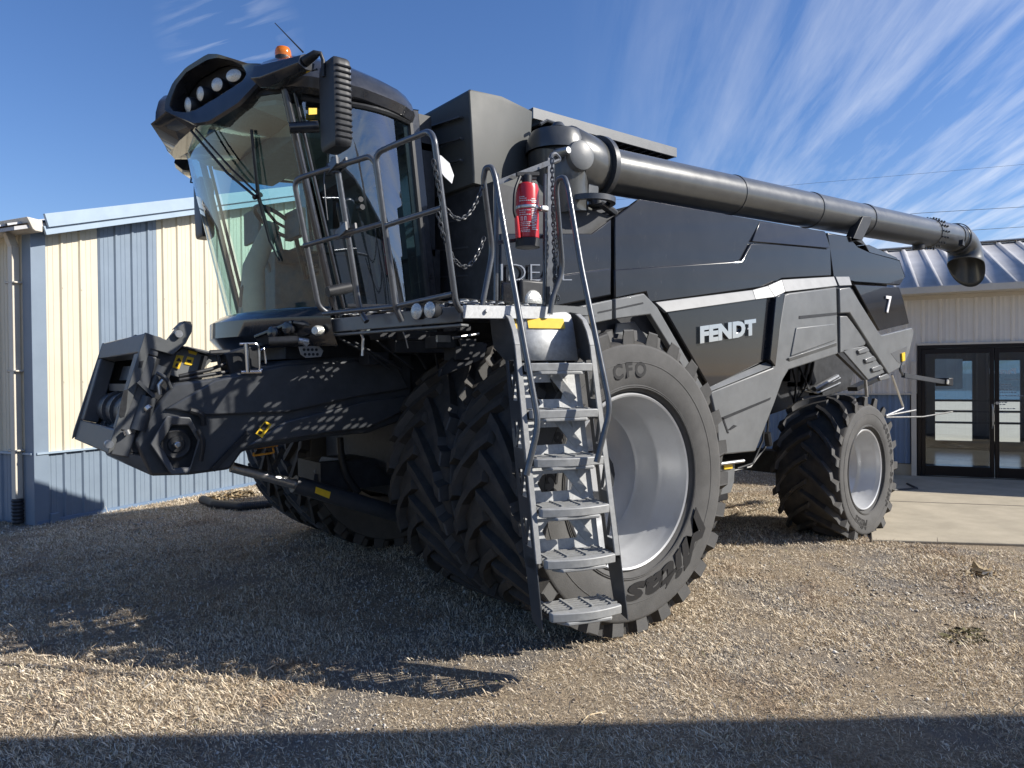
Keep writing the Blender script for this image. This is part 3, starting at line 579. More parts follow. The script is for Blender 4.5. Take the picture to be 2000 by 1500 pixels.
def visor(sgn):
    f = (lambda l: l) if sgn > 0 else (lambda l: [Vector((p.x, 2*YC-p.y, p.z)) for p in l])
    mb = MB(); cz = sum((p.z for p in ro), 0)/N_
    bk = [Vector((p.x, p.y, cz+(p.z-cz)*.86))+back for p in ro]
    rim = [p+(q-p)*.12+Vector((-.012, -.010, 0)) for p, q in zip(ro, ri_)]
    mb.loft([f(bk), f([p+dp*.3 for p in ro]), f(ro), f(rim), f([p+(q-p)*.9+Vector((-.008, -.006, 0)) for p, q in zip(ro, ri_)]), f(ri_), f([p+dp*.9 for p in ri_])], True, False, False)
    vs = obj('roof_visor', mb, GLOSSB, roof)
    mb = MB(); mb.prism(f([p+dp for p in ri_]), dp*.3 if sgn > 0 else Vector((dp.x*.3, -dp.y*.3, 0))); obj('lamp_recess', mb, BLACK, roof)
    for px, py, rx, ry in ((451, 144, .058, .040), (418.6, 162, .044, .043), (386, 180, .042, .046), (362, 202, .040, .048)):
        c = V3(px, py)+dp*.25; mb = MB(); nx = Vector((-.80, -.55 if px > 400 else -.25, -.08)).normalized()
        if sgn < 0: c.y = 2*YC-c.y; nx.y *= -1
        u = nx.cross(Vector((0, 0, 1))).normalized(); w = u.cross(nx)
        rings = []
        for s_, h in ((1.12, -.06), (1.12, .0), (1.02, .008), (1.0, .006), (.6, .016), (.05, .02)): rings.append([c+nx*h+(u*rx*math.cos(a)+w*ry*math.sin(a))*s_ for a in np.linspace(0, 2*math.pi, 25)[:-1]])
        mb.loft(rings[:3], True, False, True); hl = obj('work_light', mb, BLACK, roof)
        mb = MB(); mb.loft(rings[3:], True, True, True); obj('lamp_lens', mb, LENS, roof)
    return vs
visor(1); visor(-1)
mb = MB(); mb.loft([[V3(383, 246), V3(412, 243), V3(350, 228), V3(323, 219)], [Vector((-2.1, YC, 3.28)), Vector((-1.95, YC, 3.28)), Vector((-2.2, YC, 3.34)), Vector((-2.28, YC, 3.36))], [Vector((p.x, 2*YC-p.y, p.z)) for p in (V3(383, 246), V3(412, 243), V3(350, 228), V3(323, 219))]], True, True, False); obj('visor_bridge', mb, GLOSSB, roof)
mb = MB(); mb.box(-1.98, -1.3, 2.02, 2*YC-2.02, 3.46, 3.68); obj('visor_core', mb, BLACK, roof, .04)
mb = MB(); mb.prism([wpt(t, 3.415, .02) for t in ts]+[Vector((-1.4, YR_, 3.415)), Vector((-1.4, YL, 3.415))], (0, 0, .03)); obj('roof_soffit', mb, BLACK, roof)
# beacon and antenna
c = W(553, 113, y=1.5); mb = MB(); mb.lathe([(.048, -.06), (.052, -.02), (.050, .005)], c, (0, 0, 1), 20, cap=True); bc = obj('beacon', mb, BLACK, roof)
mb = MB(); mb.lathe([(.049, .0), (.053, .02), (.050, .045), (.042, .062), (.001, .066)], c, (0, 0, 1), 24); obj('beacon_dome', mb, AMBER, roof)
mb = MB(); mb.tube([W(592, 102, y=1.5), W(537, 45, y=1.7)], [.006, .003], 6); obj('antenna', mb, BLACK, roof)
# mirrors
def mirror(sgn):
    f = (lambda v: Vector(v)) if sgn > 0 else (lambda v: Vector((v[0]-.05, 2*YC-v[1], v[2]-.13)))
    mb = MB(); a, b_, t = W(508, 148, y=1.38), W(596, 120, y=1.02), W(616, 106, y=.95)
    r = []
    for p, hh, ww in ((a, .075, .06), (W(525, 146, y=1.30), .078, .06), (W(560, 133, y=1.16), .060, .05), (b_, .045, .045)):
        r.append([f(p+Vector(q)) for q in ((-ww, 0, -hh*.4), (-ww*.6, 0, hh*.7), (0, 0, hh), (ww, 0, hh), (ww, 0, -hh), (0, 0, -hh))])
    mb.loft(r, True, True, False); arm = obj('mirror_arm', mb, GLOSSB, ROOT, .006)
    mb = MB(); mb.tube([f(b_), f(t), f(W(626, 104, y=.93)), f(W(631, 118, y=.93)), f(W(632, 150, y=.93))], [.032, .026, .012, .012, .012], 10); mb.tube([f(W(612, 125, y=.97)), f(W(610, 138, y=.97)), f(W(620, 135, y=.95))], .007, 6); obj('mirror_bracket', mb, BLACK, arm)
    h = MB(); c0 = W(655, 206, y=.92)
    for j in range(1):
        rings = []
        for z, s_ in ((-.265, .80), (-.255, .92), (-.23, .98), (0, 1.0), (.20, .98), (.235, .94), (.25, .82)):
            ring_ = []
            for k in range(24):
                t_ = 2*math.pi*k/24; cc, ss = math.cos(t_), math.sin(t_); rr_ = (abs(cc)**9+abs(ss)**9)**(-1/9)
                ring_.append(f(c0+Vector((.058*rr_*cc*s_-.02*z, .112*rr_*ss*s_*1.0-.02*z, z))))
            rings.append(ring_)
        h.loft(rings, True, True, True)
    hs = obj('mirror_housing', h, BLACK, arm)
    h = MB()
    for j in range(13):
        z = -.21+j*.034; x_ = c0.x-.02*z; y_ = c0.y-.02*z-.112
        h.tube([f((x_-.040, y_+.004, c0.z+z)), f((x_-.03, y_, c0.z+z)), f((x_+.05, y_, c0.z+z)), f((x_+.056, y_+.03, c0.z+z))], .007, 6, .01)
    obj('mirror_rib', h, BLACK, arm)
    h = MB(); h.prism([f((c0.x+.058, c0.y+q, c0.z+z)) for q, z in ((-.08, -.22), (.08, -.22), (.08, .2), (-.08, .2))], (.006, 0, 0)); obj('mirror_glass', h, CHROME, arm)
mirror(1); mirror(-1)
mb = MB(); mb.prism([W(603, 211, y=1.22), W(619, 211, y=1.22), W(619, 223, y=1.22), W(603, 224, y=1.22)], (0, .004, 0)); obj('warning_sticker', mb, YELLOW, roof)

# ------------------------------------------------------------------ platform, rails and ladder
FA, FB = W(902, 613, y=.08), W(650, 636, y=1.25)
ZP = 2.055
mb = MB(); cs = .060
fx = lambda y: FA.x+(FB.x-FA.x)*(y-FA.y)/(FB.y-FA.y)
nx_, ny_ = 22, 20
for i in range(nx_):
    for j in range(ny_):
        x = -1.55+i*cs; y = .10+j*cs
        if x < fx(y) or x > -.28: continue
        cx, cy = x+cs/2, y+cs/2; h = cs/2
        sq = [(-h, -h), (0, -h), (h, -h), (h, 0), (h, h), (0, h), (-h, h), (-h, 0)]
        hx = [(.86*h*math.cos(a), .86*h*math.sin(a)) for a in np.radians([225, 270, 315, 0, 45, 90, 135, 180])]
        hx = [(a*1.0, b*1.0) for a, b in hx]
        if (i % 6 == 5) or (j % 7 == 6):
            mb._add([(x, y, ZP), (x+cs, y, ZP), (x+cs, y+cs, ZP), (x, y+cs, ZP)], [(0, 1, 2, 3)]); continue
        vs = [(cx+a, cy+b, ZP) for a, b in sq]+[(cx+a, cy+b, ZP) for a, b in hx]+[(cx+a, cy+b, ZP-.012) for a, b in hx]
        mb._add(vs, [(k, (k+1) % 8, (k+1) % 8+8, k+8) for k in range(8)]+[(k+8, (k+1) % 8+8, (k+1) % 8+16, k+16) for k in range(8)])
plat = obj('access_platform', mb, GALV, ROOT)
mb = MB(); mb.beam(FA, FB, .02, .085); mb.beam(FA+Vector((.02, 0, -.06)), FB+Vector((.02, 0, -.06)), .06, .015); obj('platform_front_beam', mb, SATIN, ROOT, .004)
mb = MB(); a = W(905, 609, y=.06); b_ = W(1072, 611, y=.06); mb.beam(a, b_, .012, .072); mb.disc(W(950, 607, y=.05), (0, -1, 0), .012, .012, 8); sf = obj('platform_side_beam', mb, GALV, ROOT, .003)
mb = MB(); mb.box(b_.x, -.2, .08, .12, 2.0, 2.05); obj('platform_edge', mb, SATIN, ROOT)
mb = MB()
for y in (.25, .6, 1.0): mb.beam((fx(y)+.04, y, ZP-.03), (-.25, y, ZP-.03), .03, .03)
obj('platform_joist', mb, DARK, plat)
yr = lambda px, top=False: np.interp(px, [632, 690, 775, 897], [1.06, .82, .50, .0]) 
def R3(px, py, yb): return W(px, py, y=yb)
tr = .0165
mb = MB()
mb.tube([R3(640, 612, 1.06), R3(622, 598, 1.06), R3(574, 352, 1.06), R3(605, 341, .95), R3(722, 305, .55), R3(733, 318, .52), R3(775, 600, .50), R3(785, 625, .48)], tr, 10, .09)
mb.tube([R3(785, 628, .46), R3(772, 600, .46), R3(733, 300, .46), R3(765, 285, .37), R3(838, 256, .06), R3(848, 270, .0), R3(890, 592, .0), R3(900, 608, .02)], tr, 10, .09)
mb.tube([R3(594, 480, 1.06), R3(752, 435, .52)], tr*.9, 10); mb.tube([R3(752, 441, .46), R3(863, 406, .0)], tr*.9, 10)
mb.tube([R3(632, 613, 1.06), R3(775, 598, .50)], tr*.9, 10); mb.tube([R3(775, 598, .46), R3(885, 574, .0)], tr*.9, 10)
mb.tube([R3(658, 322, .80), R3(700, 590, .80), R3(706, 612, .80), R3(716, 628, .76)], tr*1.05, 10, .05)
rail = obj('guard_rail', mb, RAILM, ROOT)
mb = MB()
for px, py in ((655, 325), (673, 452)):
    c = R3(px, py, .80); mb.beam(c+Vector((-.03, .05, -.02)), c+Vector((-.03, -.09, .015)), .012, .05); mb.beam(c+Vector((.03, .05, -.02)), c+Vector((.03, -.09, .015)), .012, .05); mb.tube([c+Vector((0, 0, -.04)), c+Vector((0, 0, .05))], .026, 10)
mb.tube([R3(640, 318, .83), R3(632, 345, .84), R3(636, 395, .83), R3(640, 430, .83)], .004, 6, .05)
obj('rail_clamp', mb, DGREY, rail)
mb = MB()
for px, py, yb in ((829, 609, .24), (855, 606, .13)):
    c = R3(px, py, yb)+Vector((-.05, 0, .0)); rings = []
    nx = Vector((-.93, -.36, .02)).normalized(); u = nx.cross(Vector((0, 0, 1))).normalized(); w = u.cross(nx)
    for s_, h in ((.5, -.09), (.9, -.05), (1.05, 0)): rings.append([c+nx*h+(u*.037*math.cos(a)+w*.044*math.sin(a))*s_ for a in np.linspace(0, 2*math.pi, 25)[:-1]])
    mb = MB(); mb.loft(rings, True, True, True); pl_ = obj('platform_lamp', mb, BLACK, ROOT)
for px, py, yb in ((829, 609, .24), (855, 606, .13)):
    mb = MB(); c = R3(px, py, yb)+Vector((-.05, 0, .0)); nx = Vector((-.93, -.36, .02)).normalized(); u = nx.cross(Vector((0, 0, 1))).normalized(); w = u.cross(nx)
    mb.loft([[c+nx*h+(u*.037*math.cos(a)+w*.044*math.sin(a))*s_ for a in np.linspace(0, 2*math.pi, 25)[:-1]] for s_, h in ((1., .001), (.6, .012), (.05, .016))], True, True, True); obj('lamp_lens', mb, LENS, pl_)
mb = MB(); a = W(1030, 572, y=.62); mb.box(a.x-.02, a.x+.28, .66, .70, a.z-.09, a.z+.10); obj('side_lamp', mb, BLACK, ROOT, .02)
mb = MB(); c = W(1043, 588, y=.655); mb.lathe([(.001, -.02), (.06, -.012), (.075, .0), (.08, .02)], c, (0, 1, 0), 20); obj('lamp_lens', mb, LENS, ROOT)

# ladder
EU = Vector((.956, -.292, 0)); ED = Vector((.292, .956, 0)); O_ = Vector((-1.05, -.40, 0)); LW = .42
def LP(u, d, z): return O_+EU*u+ED*(d+(z-.45)*.24)+Vector((0, 0, z))
lad = None
SZ = [.45, .70, .95, 1.20, 1.45, 1.70]
mb = MB()
for u in (-.015, LW+.015):
    mb.beam(LP(u, 0, .68), LP(u, 0, 1.80), .030, .012, ED)
    # curved head of the strip
    mb.loft([[LP(u+q, d+o, z) for q, o in ((-.015, -.006), (.015, -.006), (.015, .006), (-.015, .006))] for d, z in ((0, 1.80), (.02, 1.88), (.06, 1.95), (.13, 1.99))], True, True, False)
lad = obj('boarding_ladder', mb, STEPM, ROOT, .002)
mb = MB()
for u in (-.03, LW+.03):
    du = .006
    B = lambda a, b_, w: mb.beam(a, b_, w, du, EU)
    for q in ((.012, .035),): mb.prism([LP(u, .0, .66), LP(u, .04, .66), LP(u, .04, 1.75), LP(u, 0, 1.75)], EU*du)
    mb.prism([LP(u, .125, .66), LP(u, .165, .66), LP(u, .165, 1.75), LP(u, .125, 1.75)], EU*du)
    for i in range(1, 5):
        z = SZ[i]
        mb.prism([LP(u, .03, z-.06), LP(u, .135, z-.06), LP(u, .135, z+.05), LP(u, .03, z+.05)], EU*du)
        mb.prism([LP(u, .03, z+.20), LP(u, .06, z+.20), LP(u, .135, z+.06), LP(u, .105, z+.06)], EU*du)
    mb.prism([LP(u, .0, .36), LP(u, .13, .38), LP(u, .16, .70), LP(u, .0, .70)], EU*du)
    mb.prism([LP(u, .0, 1.72), LP(u, .17, 1.72), LP(u, .34, 1.80), LP(u, .36, 1.97), LP(u, .30, 2.02), LP(u, .13, 1.99), LP(u, .06, 1.95), LP(u, .02, 1.88)], EU*du)
obj('ladder_cheek', mb, DGREY, lad, .001)
for i, z in enumerate(SZ):
    mb = MB(); bow = .035 if i < 4 else .012
    front = [(.015+(LW-.03)*k/10, -.035-bow*math.sin(math.pi*(.15+.85*k/10))**.8 if False else -.03-bow*math.sin(math.pi*k/10)) for k in range(11)]
    outl = front+[(LW-.01, .005), (.01, .005)]
    mb.prism([LP(u, d-(z-.45)*0, z-.045) for u, d in outl], (0, 0, .045))
    mb.prism([LP(u, d, z-.062) for u, d in ((.09, -.03-bow*.7), (LW-.09, -.03-bow*.7), (LW-.05, .0), (.05, .0))], (0, 0, .018))
    sp_ = obj('ladder_step', mb, STEPM, lad, .005)
    mb = MB()
    for k in range(5): mb.beam(LP(.01, .02+k*.032, z-.005), LP(LW-.01, .02+k*.032, z-.005), .010, .012)
    for k in range(4): mb.beam(LP(.04+k*.11, .0, z-.002), LP(.04+k*.11, .165, z-.002), .012, .016)
    obj('step_grating', mb, STEPM, sp_)
mb = MB()
def ringplate(zb, zt):
    o8 = [(0, zb), (.21, zb), (LW, zb), (LW, (zb+zt)/2), (LW, zt), (.21, zt), (0, zt), (0, (zb+zt)/2)]
    i8 = [(.11, zb+.06), (.21, zb+.06), (.29, zb+.06), (.31, zb+.11), (.25, zb+.155), (.20, zb+.155), (.13, zb+.155), (.09, zb+.11)]
    f_ = [LP(u, .17, z) for u, z in o8]+[LP(u, .17, z) for u, z in i8]; bb = [p+ED*.006 for p in f_]
    mb._add(f_, [(k, (k+1) % 8, (k+1) % 8+8, k+8) for k in range(8)]); mb._add(bb, [(k+8, (k+1) % 8+8, (k+1) % 8, k) for k in range(8)])
    mb._add(f_[8:]+bb[8:], [(k, (k+1) % 8, (k+1) % 8+8, k+8) for k in range(8)])
for i in range(1, 5): ringplate(SZ[i]-.01, SZ[i]+.19)
obj('ladder_back_plate', mb, GALV, lad)
mb = MB()
for i in range(1, 5):
    z = SZ[i]; mb.tube([LP(.30, .175, z+.22), LP(.36, .19, z+.10), LP(.40, .20, z+.03)], .016, 8); mb.beam(LP(.24, .16, z+.20), LP(.36, .165, z+.04), .05, .008, ED)
obj('ladder_stay', mb, ZINC, lad)
mb = MB(); mb.loft([[LP(u, d, z) for u in (0, LW)] for d, z in ((.165, 1.72), (.167, 1.85), (.173, 1.94), (.195, 1.99), (.25, 2.012))], False, False, True)
rs = obj('ladder_riser', mb, GALV, lad); q = rs.modifiers.new('thickness', 'SOLIDIFY'); q.thickness = .006
mb = MB(); mb.prism([LP(u, d, z) for u, d, z in ((.13, .166, 1.905), (.36, .166, 1.905), (.36, .176, 1.965), (.13, .176, 1.965))], ED*-.004); obj('warning_sticker', mb, YELLOW, lad)
mb = MB(); mb.prism([LP(u, d, z) for u, d, z in ((.015, .166, 1.90), (.06, .166, 1.90), (.06, .182, 1.98), (.015, .182, 1.98))], ED*-.004); obj('warning_sticker', mb, YELLOW, lad)
# ladder handrails
def hand(pts):
    mb = MB(); mb.tube([W(a, b_, y=c) for a, b_, c in pts], .0165, 10, .07); return obj('hand_rail', mb, RAILM, ROOT)
hand([(938, 614, .10), (944, 585, .10), (962, 492, .11), (944, 350, .07), (948, 328, .05), (960, 326, .02), (967, 345, .0), (1012, 605, -.18), (1052, 828, -.33), (1028, 928, -.31)])
hand([(1074, 614, .02), (1078, 585, .02), (1099, 528, .02), (1086, 372, -.04), (1089, 350, -.06), (1102, 346, -.10), (1109, 365, -.13), (1135, 520, -.24), (1192, 798, -.45), (1165, 903, -.43)])
# post with ring head and the arm that holds the extinguisher
mb = MB(); mb.tube([W(1062, 606, y=.10), W(1063, 560, y=.10), W(1064, 340, y=.10)], .010, 8); mb.beam(W(1072, 602, y=.10), W(1075, 310, y=.10), .05, .014, (0, 1, 0))
mb.tube([W(1075, 320, y=.10), W(1076, 304, y=.10), W(1084, 300, y=.10), W(1094, 312, y=.10), W(1080, 318, y=.10)], .014, 8, .03); mb.beam(W(972, 357, y=.14), W(1072, 318, y=.10), .028, .028); mb.beam(W(966, 475, y=.16), W(1062, 462, y=.12), .02, .02)
mb.tube([W(970, 340, y=.16), W(968, 600, y=.16)], .0145, 8); mb.tube([W(1070, 560, y=.10), W(1072, 606, y=.10), W(1062, 616, y=.12)], .018, 8, .03)
post = obj('extinguisher_post', mb, RAILM, ROOT)
# chains
def chain(pts, name='safety_chain', par=ROOT):
    """links along a polyline"""
    mb = MB(); P_ = [Vector(p) for p in pts]; d = 0; step = .026; k = 0; i = 0; pos = P_[0]; out = []
    L_ = [(P_[j+1]-P_[j]).length for j in range(len(P_)-1)]; tot = sum(L_); s_ = 0
    while s_ < tot:
        q = s_; j = 0
        while q > L_[j] and j < len(L_)-1: q -= L_[j]; j += 1
        t = (P_[j+1]-P_[j]).normalized(); c = P_[j]+t*q; a = t.cross(Vector((.6, -.8, .1))).normalized(); b_ = t.cross(a); e = a if k % 2 else b_
        mb.tube([c+t*.019*math.cos(h)+e*.010*math.sin(h) for h in np.linspace(0, 2*math.pi, 9)[:-1]], .0042, 5, closed=True); s_ += step; k += 1
    return obj(name, mb, DGREY, par)
def cat(a, b_, sag, n=12): a = Vector(a); b_ = Vector(b_); return [a.lerp(b_, i/n)+Vector((0, 0, -4*sag*(i/n)*(1-i/n))) for i in range(n+1)]
chain(cat(W(847, 318, y=-.01), W(860, 385, y=-.01), 0, 3)+cat(W(862, 392, y=0), W(942, 365, y=.06), .13))
chain(cat(W(856, 420, y=-.01), W(863, 450, y=-.01), 0, 3)+cat(W(866, 462, y=0), W(946, 462, y=.08), .16))
chain([W(1078, 315, y=.04), W(1080, 400, y=.05), W(1082, 500, y=.05), W(1086, 590, y=.05)]); chain([W(1080, 410, y=.06), W(1088, 480, y=.05), W(1082, 540, y=.05), W(1090, 585, y=.05)])
# fire extinguisher
EX = thing('fire_extinguisher', 'red fire extinguisher with white printed label strapped to the post beside the ladder', 'fire extinguisher', W(1030, 480, y=.06))
c = W(1030, 420, y=.06); mb = MB(); rE = .066; ht = (W(1030, 362, y=.06)-W(1030, 470, y=.06)).z
zb = W(1030, 468, y=.06).z-c.z; zt = W(1030, 358, y=.06).z-c.z
mb.lathe([(rE*.9, zb), (rE, zb+.008), (rE, zt-.035), (rE*.9, zt-.012), (rE*.5, zt), (.02, zt+.004)], c, (0, 0, 1), 32); obj('cylinder', mb, RED, EX)
mb = MB(); mb.lathe([(rE*.7, zb-.05), (rE*1.06, zb-.045), (rE*1.06, zb), (rE, zb+.004)], c, (0, 0, 1), 32, cap=True); obj('base_cap', mb, BLACK, EX)
mb = MB(); mb.lathe([(.03, zt), (.03, zt+.04), (.02, zt+.05)], c, (0, 0, 1), 14, cap=True); mb.beam(c+Vector((-.06, .02, zt+.045)), c+Vector((.07, -.02, zt+.06)), .025, .02); mb.beam(c+Vector((-.05, .02, zt+.02)), c+Vector((.05, -.02, zt+.03)), .025, .014); obj('valve_head', mb, BLACK, EX)
mb = MB(); mb.tube([c+Vector((-.05, .0, zt+.03)), c+Vector((-.10, -.01, zt-.06)), c+Vector((-.105, -.01, .0)), c+Vector((-.085, -.01, zb+.10))], .009, 8, .06); hz = obj('discharge_hose', mb, BLACK, EX)
mb = MB(); mb.tube([c+Vector((-.088, -.01, zb+.12)), c+Vector((-.076, -.01, zb+.0))], [.012, .017], 10); obj('nozzle', mb, RED, EX)
mb = MB(); mb.lathe([(rE+.002, .028), (rE+.003, .030), (rE+.003, .044), (rE+.002, .046)], c, (0, 0, 1), 32); obj('strap', mb, ZINC, EX)
mb = MB(); mb.box(c.x+.045, c.x+.10, c.y-.075, c.y-.03, c.z+.02, c.z+.05); obj('strap_buckle', mb, ZINC, EX, .006)
mb = MB(); dv = Vector((-.615, -.788, 0)).normalized(); a0 = math.atan2(dv.y, dv.x)
def bar(a1, a2, z1, z2, r=rE+.0015):
    n = max(2, int(abs(a2-a1)/.1)+1); A = np.linspace(a0+a1, a0+a2, n)
    mb._add([c+Vector((r*math.cos(a), r*math.sin(a), z)) for a in A for z in (z1, z2)], [(2*i, 2*i+2, 2*i+3, 2*i+1) for i in range(n-1)])
for z, n, l in ((.088, 3, .5), (.078, 4, .7), (.066, 1, 1.2), (.012, 3, .9), (.0, 4, .6), (-.012, 2, 1.), (-.055, 5, 1.1), (-.065, 4, .9), (-.075, 5, 1.1), (-.088, 3, .7), (-.10, 4, .8), (-.108, 3, .9)):
    q = -.75
    while q < -.75+l:
        w = random.uniform(.06, .22); bar(q, q+w, z, z+.0045); q += w+.04
for k, q in enumerate((-.62, -.30)): bar(q, q+.08, -.044, -.020); bar(q, q+.2, -.025, -.020); bar(q+.14, q+.2, -.044, -.02)
for z in np.arange(-.095, .085, .0095):
    if .02 < z < .055: continue
    bar(.35, .35+random.uniform(.25, .6), z, z+.005)
obj('printed_label', mb, WHITE, EX)
# paper tag tied to the rail
mb = MB(); a = [W(851, 300, y=.03), W(862, 304, y=.03), W(877, 318, y=.0), W(886, 342, y=-.02), W(882, 358, y=-.02), W(868, 345, y=.0), W(852, 322, y=.02)]; mb.prism(a, (.004, .003, 0))
tag(obj('paper_booklet', mb, PAPER), 'white paper booklet in a sleeve tied to the guard rail beside the cab', 'booklet')

# ------------------------------------------------------------------ feeder house
YFH = 1.5; YFR = 2*YC-YFH
prof = [(262, 862), (298, 800), (340, 748), (420, 738), (560, 704), (720, 694), (805, 690), (805, 815), (720, 846), (640, 853), (474, 882), (450, 917), (369, 928), (294, 930)]
mb = MB(); mb.prism(pl(prof, YFH), (0, YFR-YFH, 0)); fh = obj('feeder_house', mb, DGREY, ROOT, .018)
mb = MB(); mb.prism(pl([(420, 742), (560, 712), (770, 700), (800, 760), (700, 775), (560, 806), (392, 812), (340, 800), (322, 800)], YFH-.03), (0, .05, 0))
mb.prism(pl([(482, 872), (560, 822), (720, 782), (800, 772), (800, 800), (720, 836), (640, 846)], YFH-.035), (0, .05, 0)); obj('feeder_side_cover', mb, DGREY, fh, .012)
hexo = [(293, 867), (326, 812), (371, 815), (393, 855), (369, 925), (335, 928)]; hexi = [(313, 868), (336, 830), (368, 831), (386, 861), (371, 912), (339, 914)]
mb = MB(); o6 = pl(hexo, YFH-.07); i6 = pl(hexi, YFH-.055); b6 = pl(hexo, YFH+.02); d6 = pl(hexi, YFH-.002)
mb.loft([b6, o6, i6, d6], True, False, False); obj('hexagon_cover', mb, mat('hexagon_grey_plastic', (.075, .079, .085), .45, n=(10, .2)), fh, .008)
mb = MB(); mb.prism(d6, (0, .004, 0)); obj('cover_recess', mb, BLACK, fh)
c = W(345, 868, y=YFH-.03); mb = MB(); mb.lathe([(.095, .03), (.095, .018), (.08, .012), (.07, .016), (.05, .016), (.045, .006), (.001, .006)], c, (0, 1, 0), 28); dr = obj('drive_disc', mb, BLACK, fh)
mb = MB(); mb.lathe([(.018, .01), (.018, -.03), (.012, -.035), (.001, -.035)], c, (0, 1, 0), 14); obj('drive_shaft', mb, ZINC, fh)
mb = MB(); mb.tube([W(372, 802, y=YFH-.05), W(395, 808, y=YFH-.06), W(398, 830, y=YFH-.05)], .02, 8, .03); mb.tube([W(386, 840, y=YFH-.09), W(398, 862, y=YFH-.1), W(392, 900, y=YFH-.08)], .014, 8, .05); mb.beam(W(415, 918, y=YFH-.02), W(484, 845, y=YFH-.02), .02, .03); obj('feeder_hose', mb, BLACK, fh)
mb = MB(); mb.prism(pl([(518, 822), (531, 829), (512, 855), (499, 847)], YFH-.035-.003), (0, .003, 0)); mb2 = mb; obj('warning_sticker', mb, YELLOW, fh)
mb = MB(); mb.prism(pl([(517, 826), (525, 831), (516, 841), (509, 836)], YFH-.041), (0, .003, 0)); mb.disc(W(508, 845, y=YFH-.038), (0, -1, 0), .012, .004, 10); obj('sticker_symbol', mb, BLACK, fh)
# front attachment frame, tilted back at the top
n1 = Vector((-.965, 0, .262)); TRp, BRp = W(283, 650, y=YFH), W(215, 888, y=YFH); dn = (BRp-TRp); dn.y = 0
def FP(s_, t, b_=0.): return Vector((TRp.x, YFH+s_*(YFR-YFH), TRp.z))+dn*t-n1*b_
mb = MB()
def fr(s0, s1, t0, t1, b_=.10): mb.prism([FP(s0, t0), FP(s1, t0), FP(s1, t1), FP(s0, t1)], n1*-b_)
fr(0, 1, 0, .165); fr(0, 1, .80, 1.0); fr(0, .10, .167, .798); fr(.90, 1, .167, .798); frm = obj('header_frame', mb, mat('frame_grey_paint', (.062, .066, .072), .40, 0, .3, n=(9, .3)), fh, .008)
mb = MB(); ck = [(284, 649), (326, 664), (345, 640), (362, 629), (376, 636), (375, 648), (363, 671), (338, 693), (294, 681), (281, 722), (222, 878), (210, 888), (214, 868)]
CHEEK_LIT = mat('sunlit_cheek_grey', (.085, .090, .092), .42, n=(9, .3)); mb.prism(pl(ck, YFH-.008), (0, .03, 0)); obj('frame_cheek', mb, CHEEK_LIT, fh, .004); obj('frame_cheek', mb.mirror(YC), CHEEK_LIT, fh, .004)  # frame grey lightened on the cheek to stand for direct sun
for px, py, r in ((350, 652, .022), (214, 868, .022)): mb = MB(); mb.disc(W(px, py, y=YFH-.035), (0, 1, 0), r, .05, 18); obj('frame_pin', mb, ZINC, fh)
mb = MB(); mb.prism([W(372, 628, y=YFH+.02), W(376, 636, y=YFH+.02), W(358, 640, y=YFH+.02), W(345, 642, y=YFH+.02), W(360, 627, y=YFH+.02)], (0, .12, 0)); obj('frame_hook', mb, BLACK, fh)
mb = MB(); a, b_ = FP(.04, .1, .08), FP(.96, .92, .08); mb.prism([FP(.02, .05, .36), FP(.98, .05, .36), FP(.98, .95, .36), FP(.02, .95, .36)], n1*-.02); mb.prism([FP(.02, .05, .101), FP(.02, .95, .101), FP(.02, .95, .2), FP(.02, .05, .2)], (0, .01, 0)); mb.prism([FP(.97, .05, .101), FP(.97, .95, .101), FP(.97, .95, .42), FP(.97, .05, .42)], (0, .01, 0)); mb.prism([FP(.02, .03, .101), FP(.98, .03, .101), FP(.98, .03, .42), FP(.02, .03, .42)], (0, 0, .01)); mb.prism([FP(.02, .97, .101), FP(.98, .97, .101), FP(.98, .97, .42), FP(.02, .97, .42)], (0, 0, .01)); obj('feeder_mouth', mb, BLACK, fh)
mb = MB(); mb.tube([FP(.08, .62, .17), FP(.92, .62, .17)], .115, 24)
for s_ in (.25, .45, .65): mb.lathe([(.115, 0), (.135, 0), (.135, .03), (.115, .03)], FP(s_, .62, .17), (0, 1, 0), 24)
obj('feeder_drum', mb, DGREY, fh)
mb = MB(); mb.beam(FP(.1, .42, .12), FP(.9, .42, .12), .04, .05); mb.beam(FP(.35, .17, .11), FP(.35, .5, .11), .02, .02); mb.prism([FP(.4, .2, .14), FP(.85, .2, .14), FP(.85, .34, .14), FP(.4, .34, .14)], n1*-.01); mb.beam(FP(.7, .6, .1), FP(.7, .8, .1), .02, .02); mb.beam(FP(.35, .74, .12), FP(.9, .74, .12), .02, .02); obj('mouth_crossbar', mb, DGREY, fh)
# side mechanics between frame and house
mb = MB(); mb.prism(pl([(338, 692), (364, 676), (414, 704), (402, 716), (354, 738), (330, 732)], YFH+.10), (0, .02, 0)); mb.prism(pl([(364, 676), (440, 692), (455, 702), (414, 708)], YFH+.14), (0, .02, 0)); mp = obj('tilt_plate', mb, SATIN, fh, .003)
mb = MB(); mb.tube([W(322, 690, y=YFH+.06), W(312, 716, y=YFH+.06)], .02, 10); mb.tube([W(334, 705, y=YFH+.10), W(326, 726, y=YFH+.10)], .015, 10); obj('tilt_cylinder_rod', mb, ZINC, fh)
mb = MB(); mb.tube([W(314, 715, y=YFH+.06), W(296, 762, y=YFH+.06)], .045, 14); mb.tube([W(290, 775, y=YFH+.02), W(268, 840, y=YFH+.02)], .05, 14); mb.beam(W(268, 745, y=YFH-.02), W(300, 775, y=YFH-.02), .06, .02); mb.tube([W(306, 728, y=YFH), W(325, 738, y=YFH-.02), W(333, 758, y=YFH)], .012, 8, .04); obj('tilt_cylinder', mb, DGREY, fh)
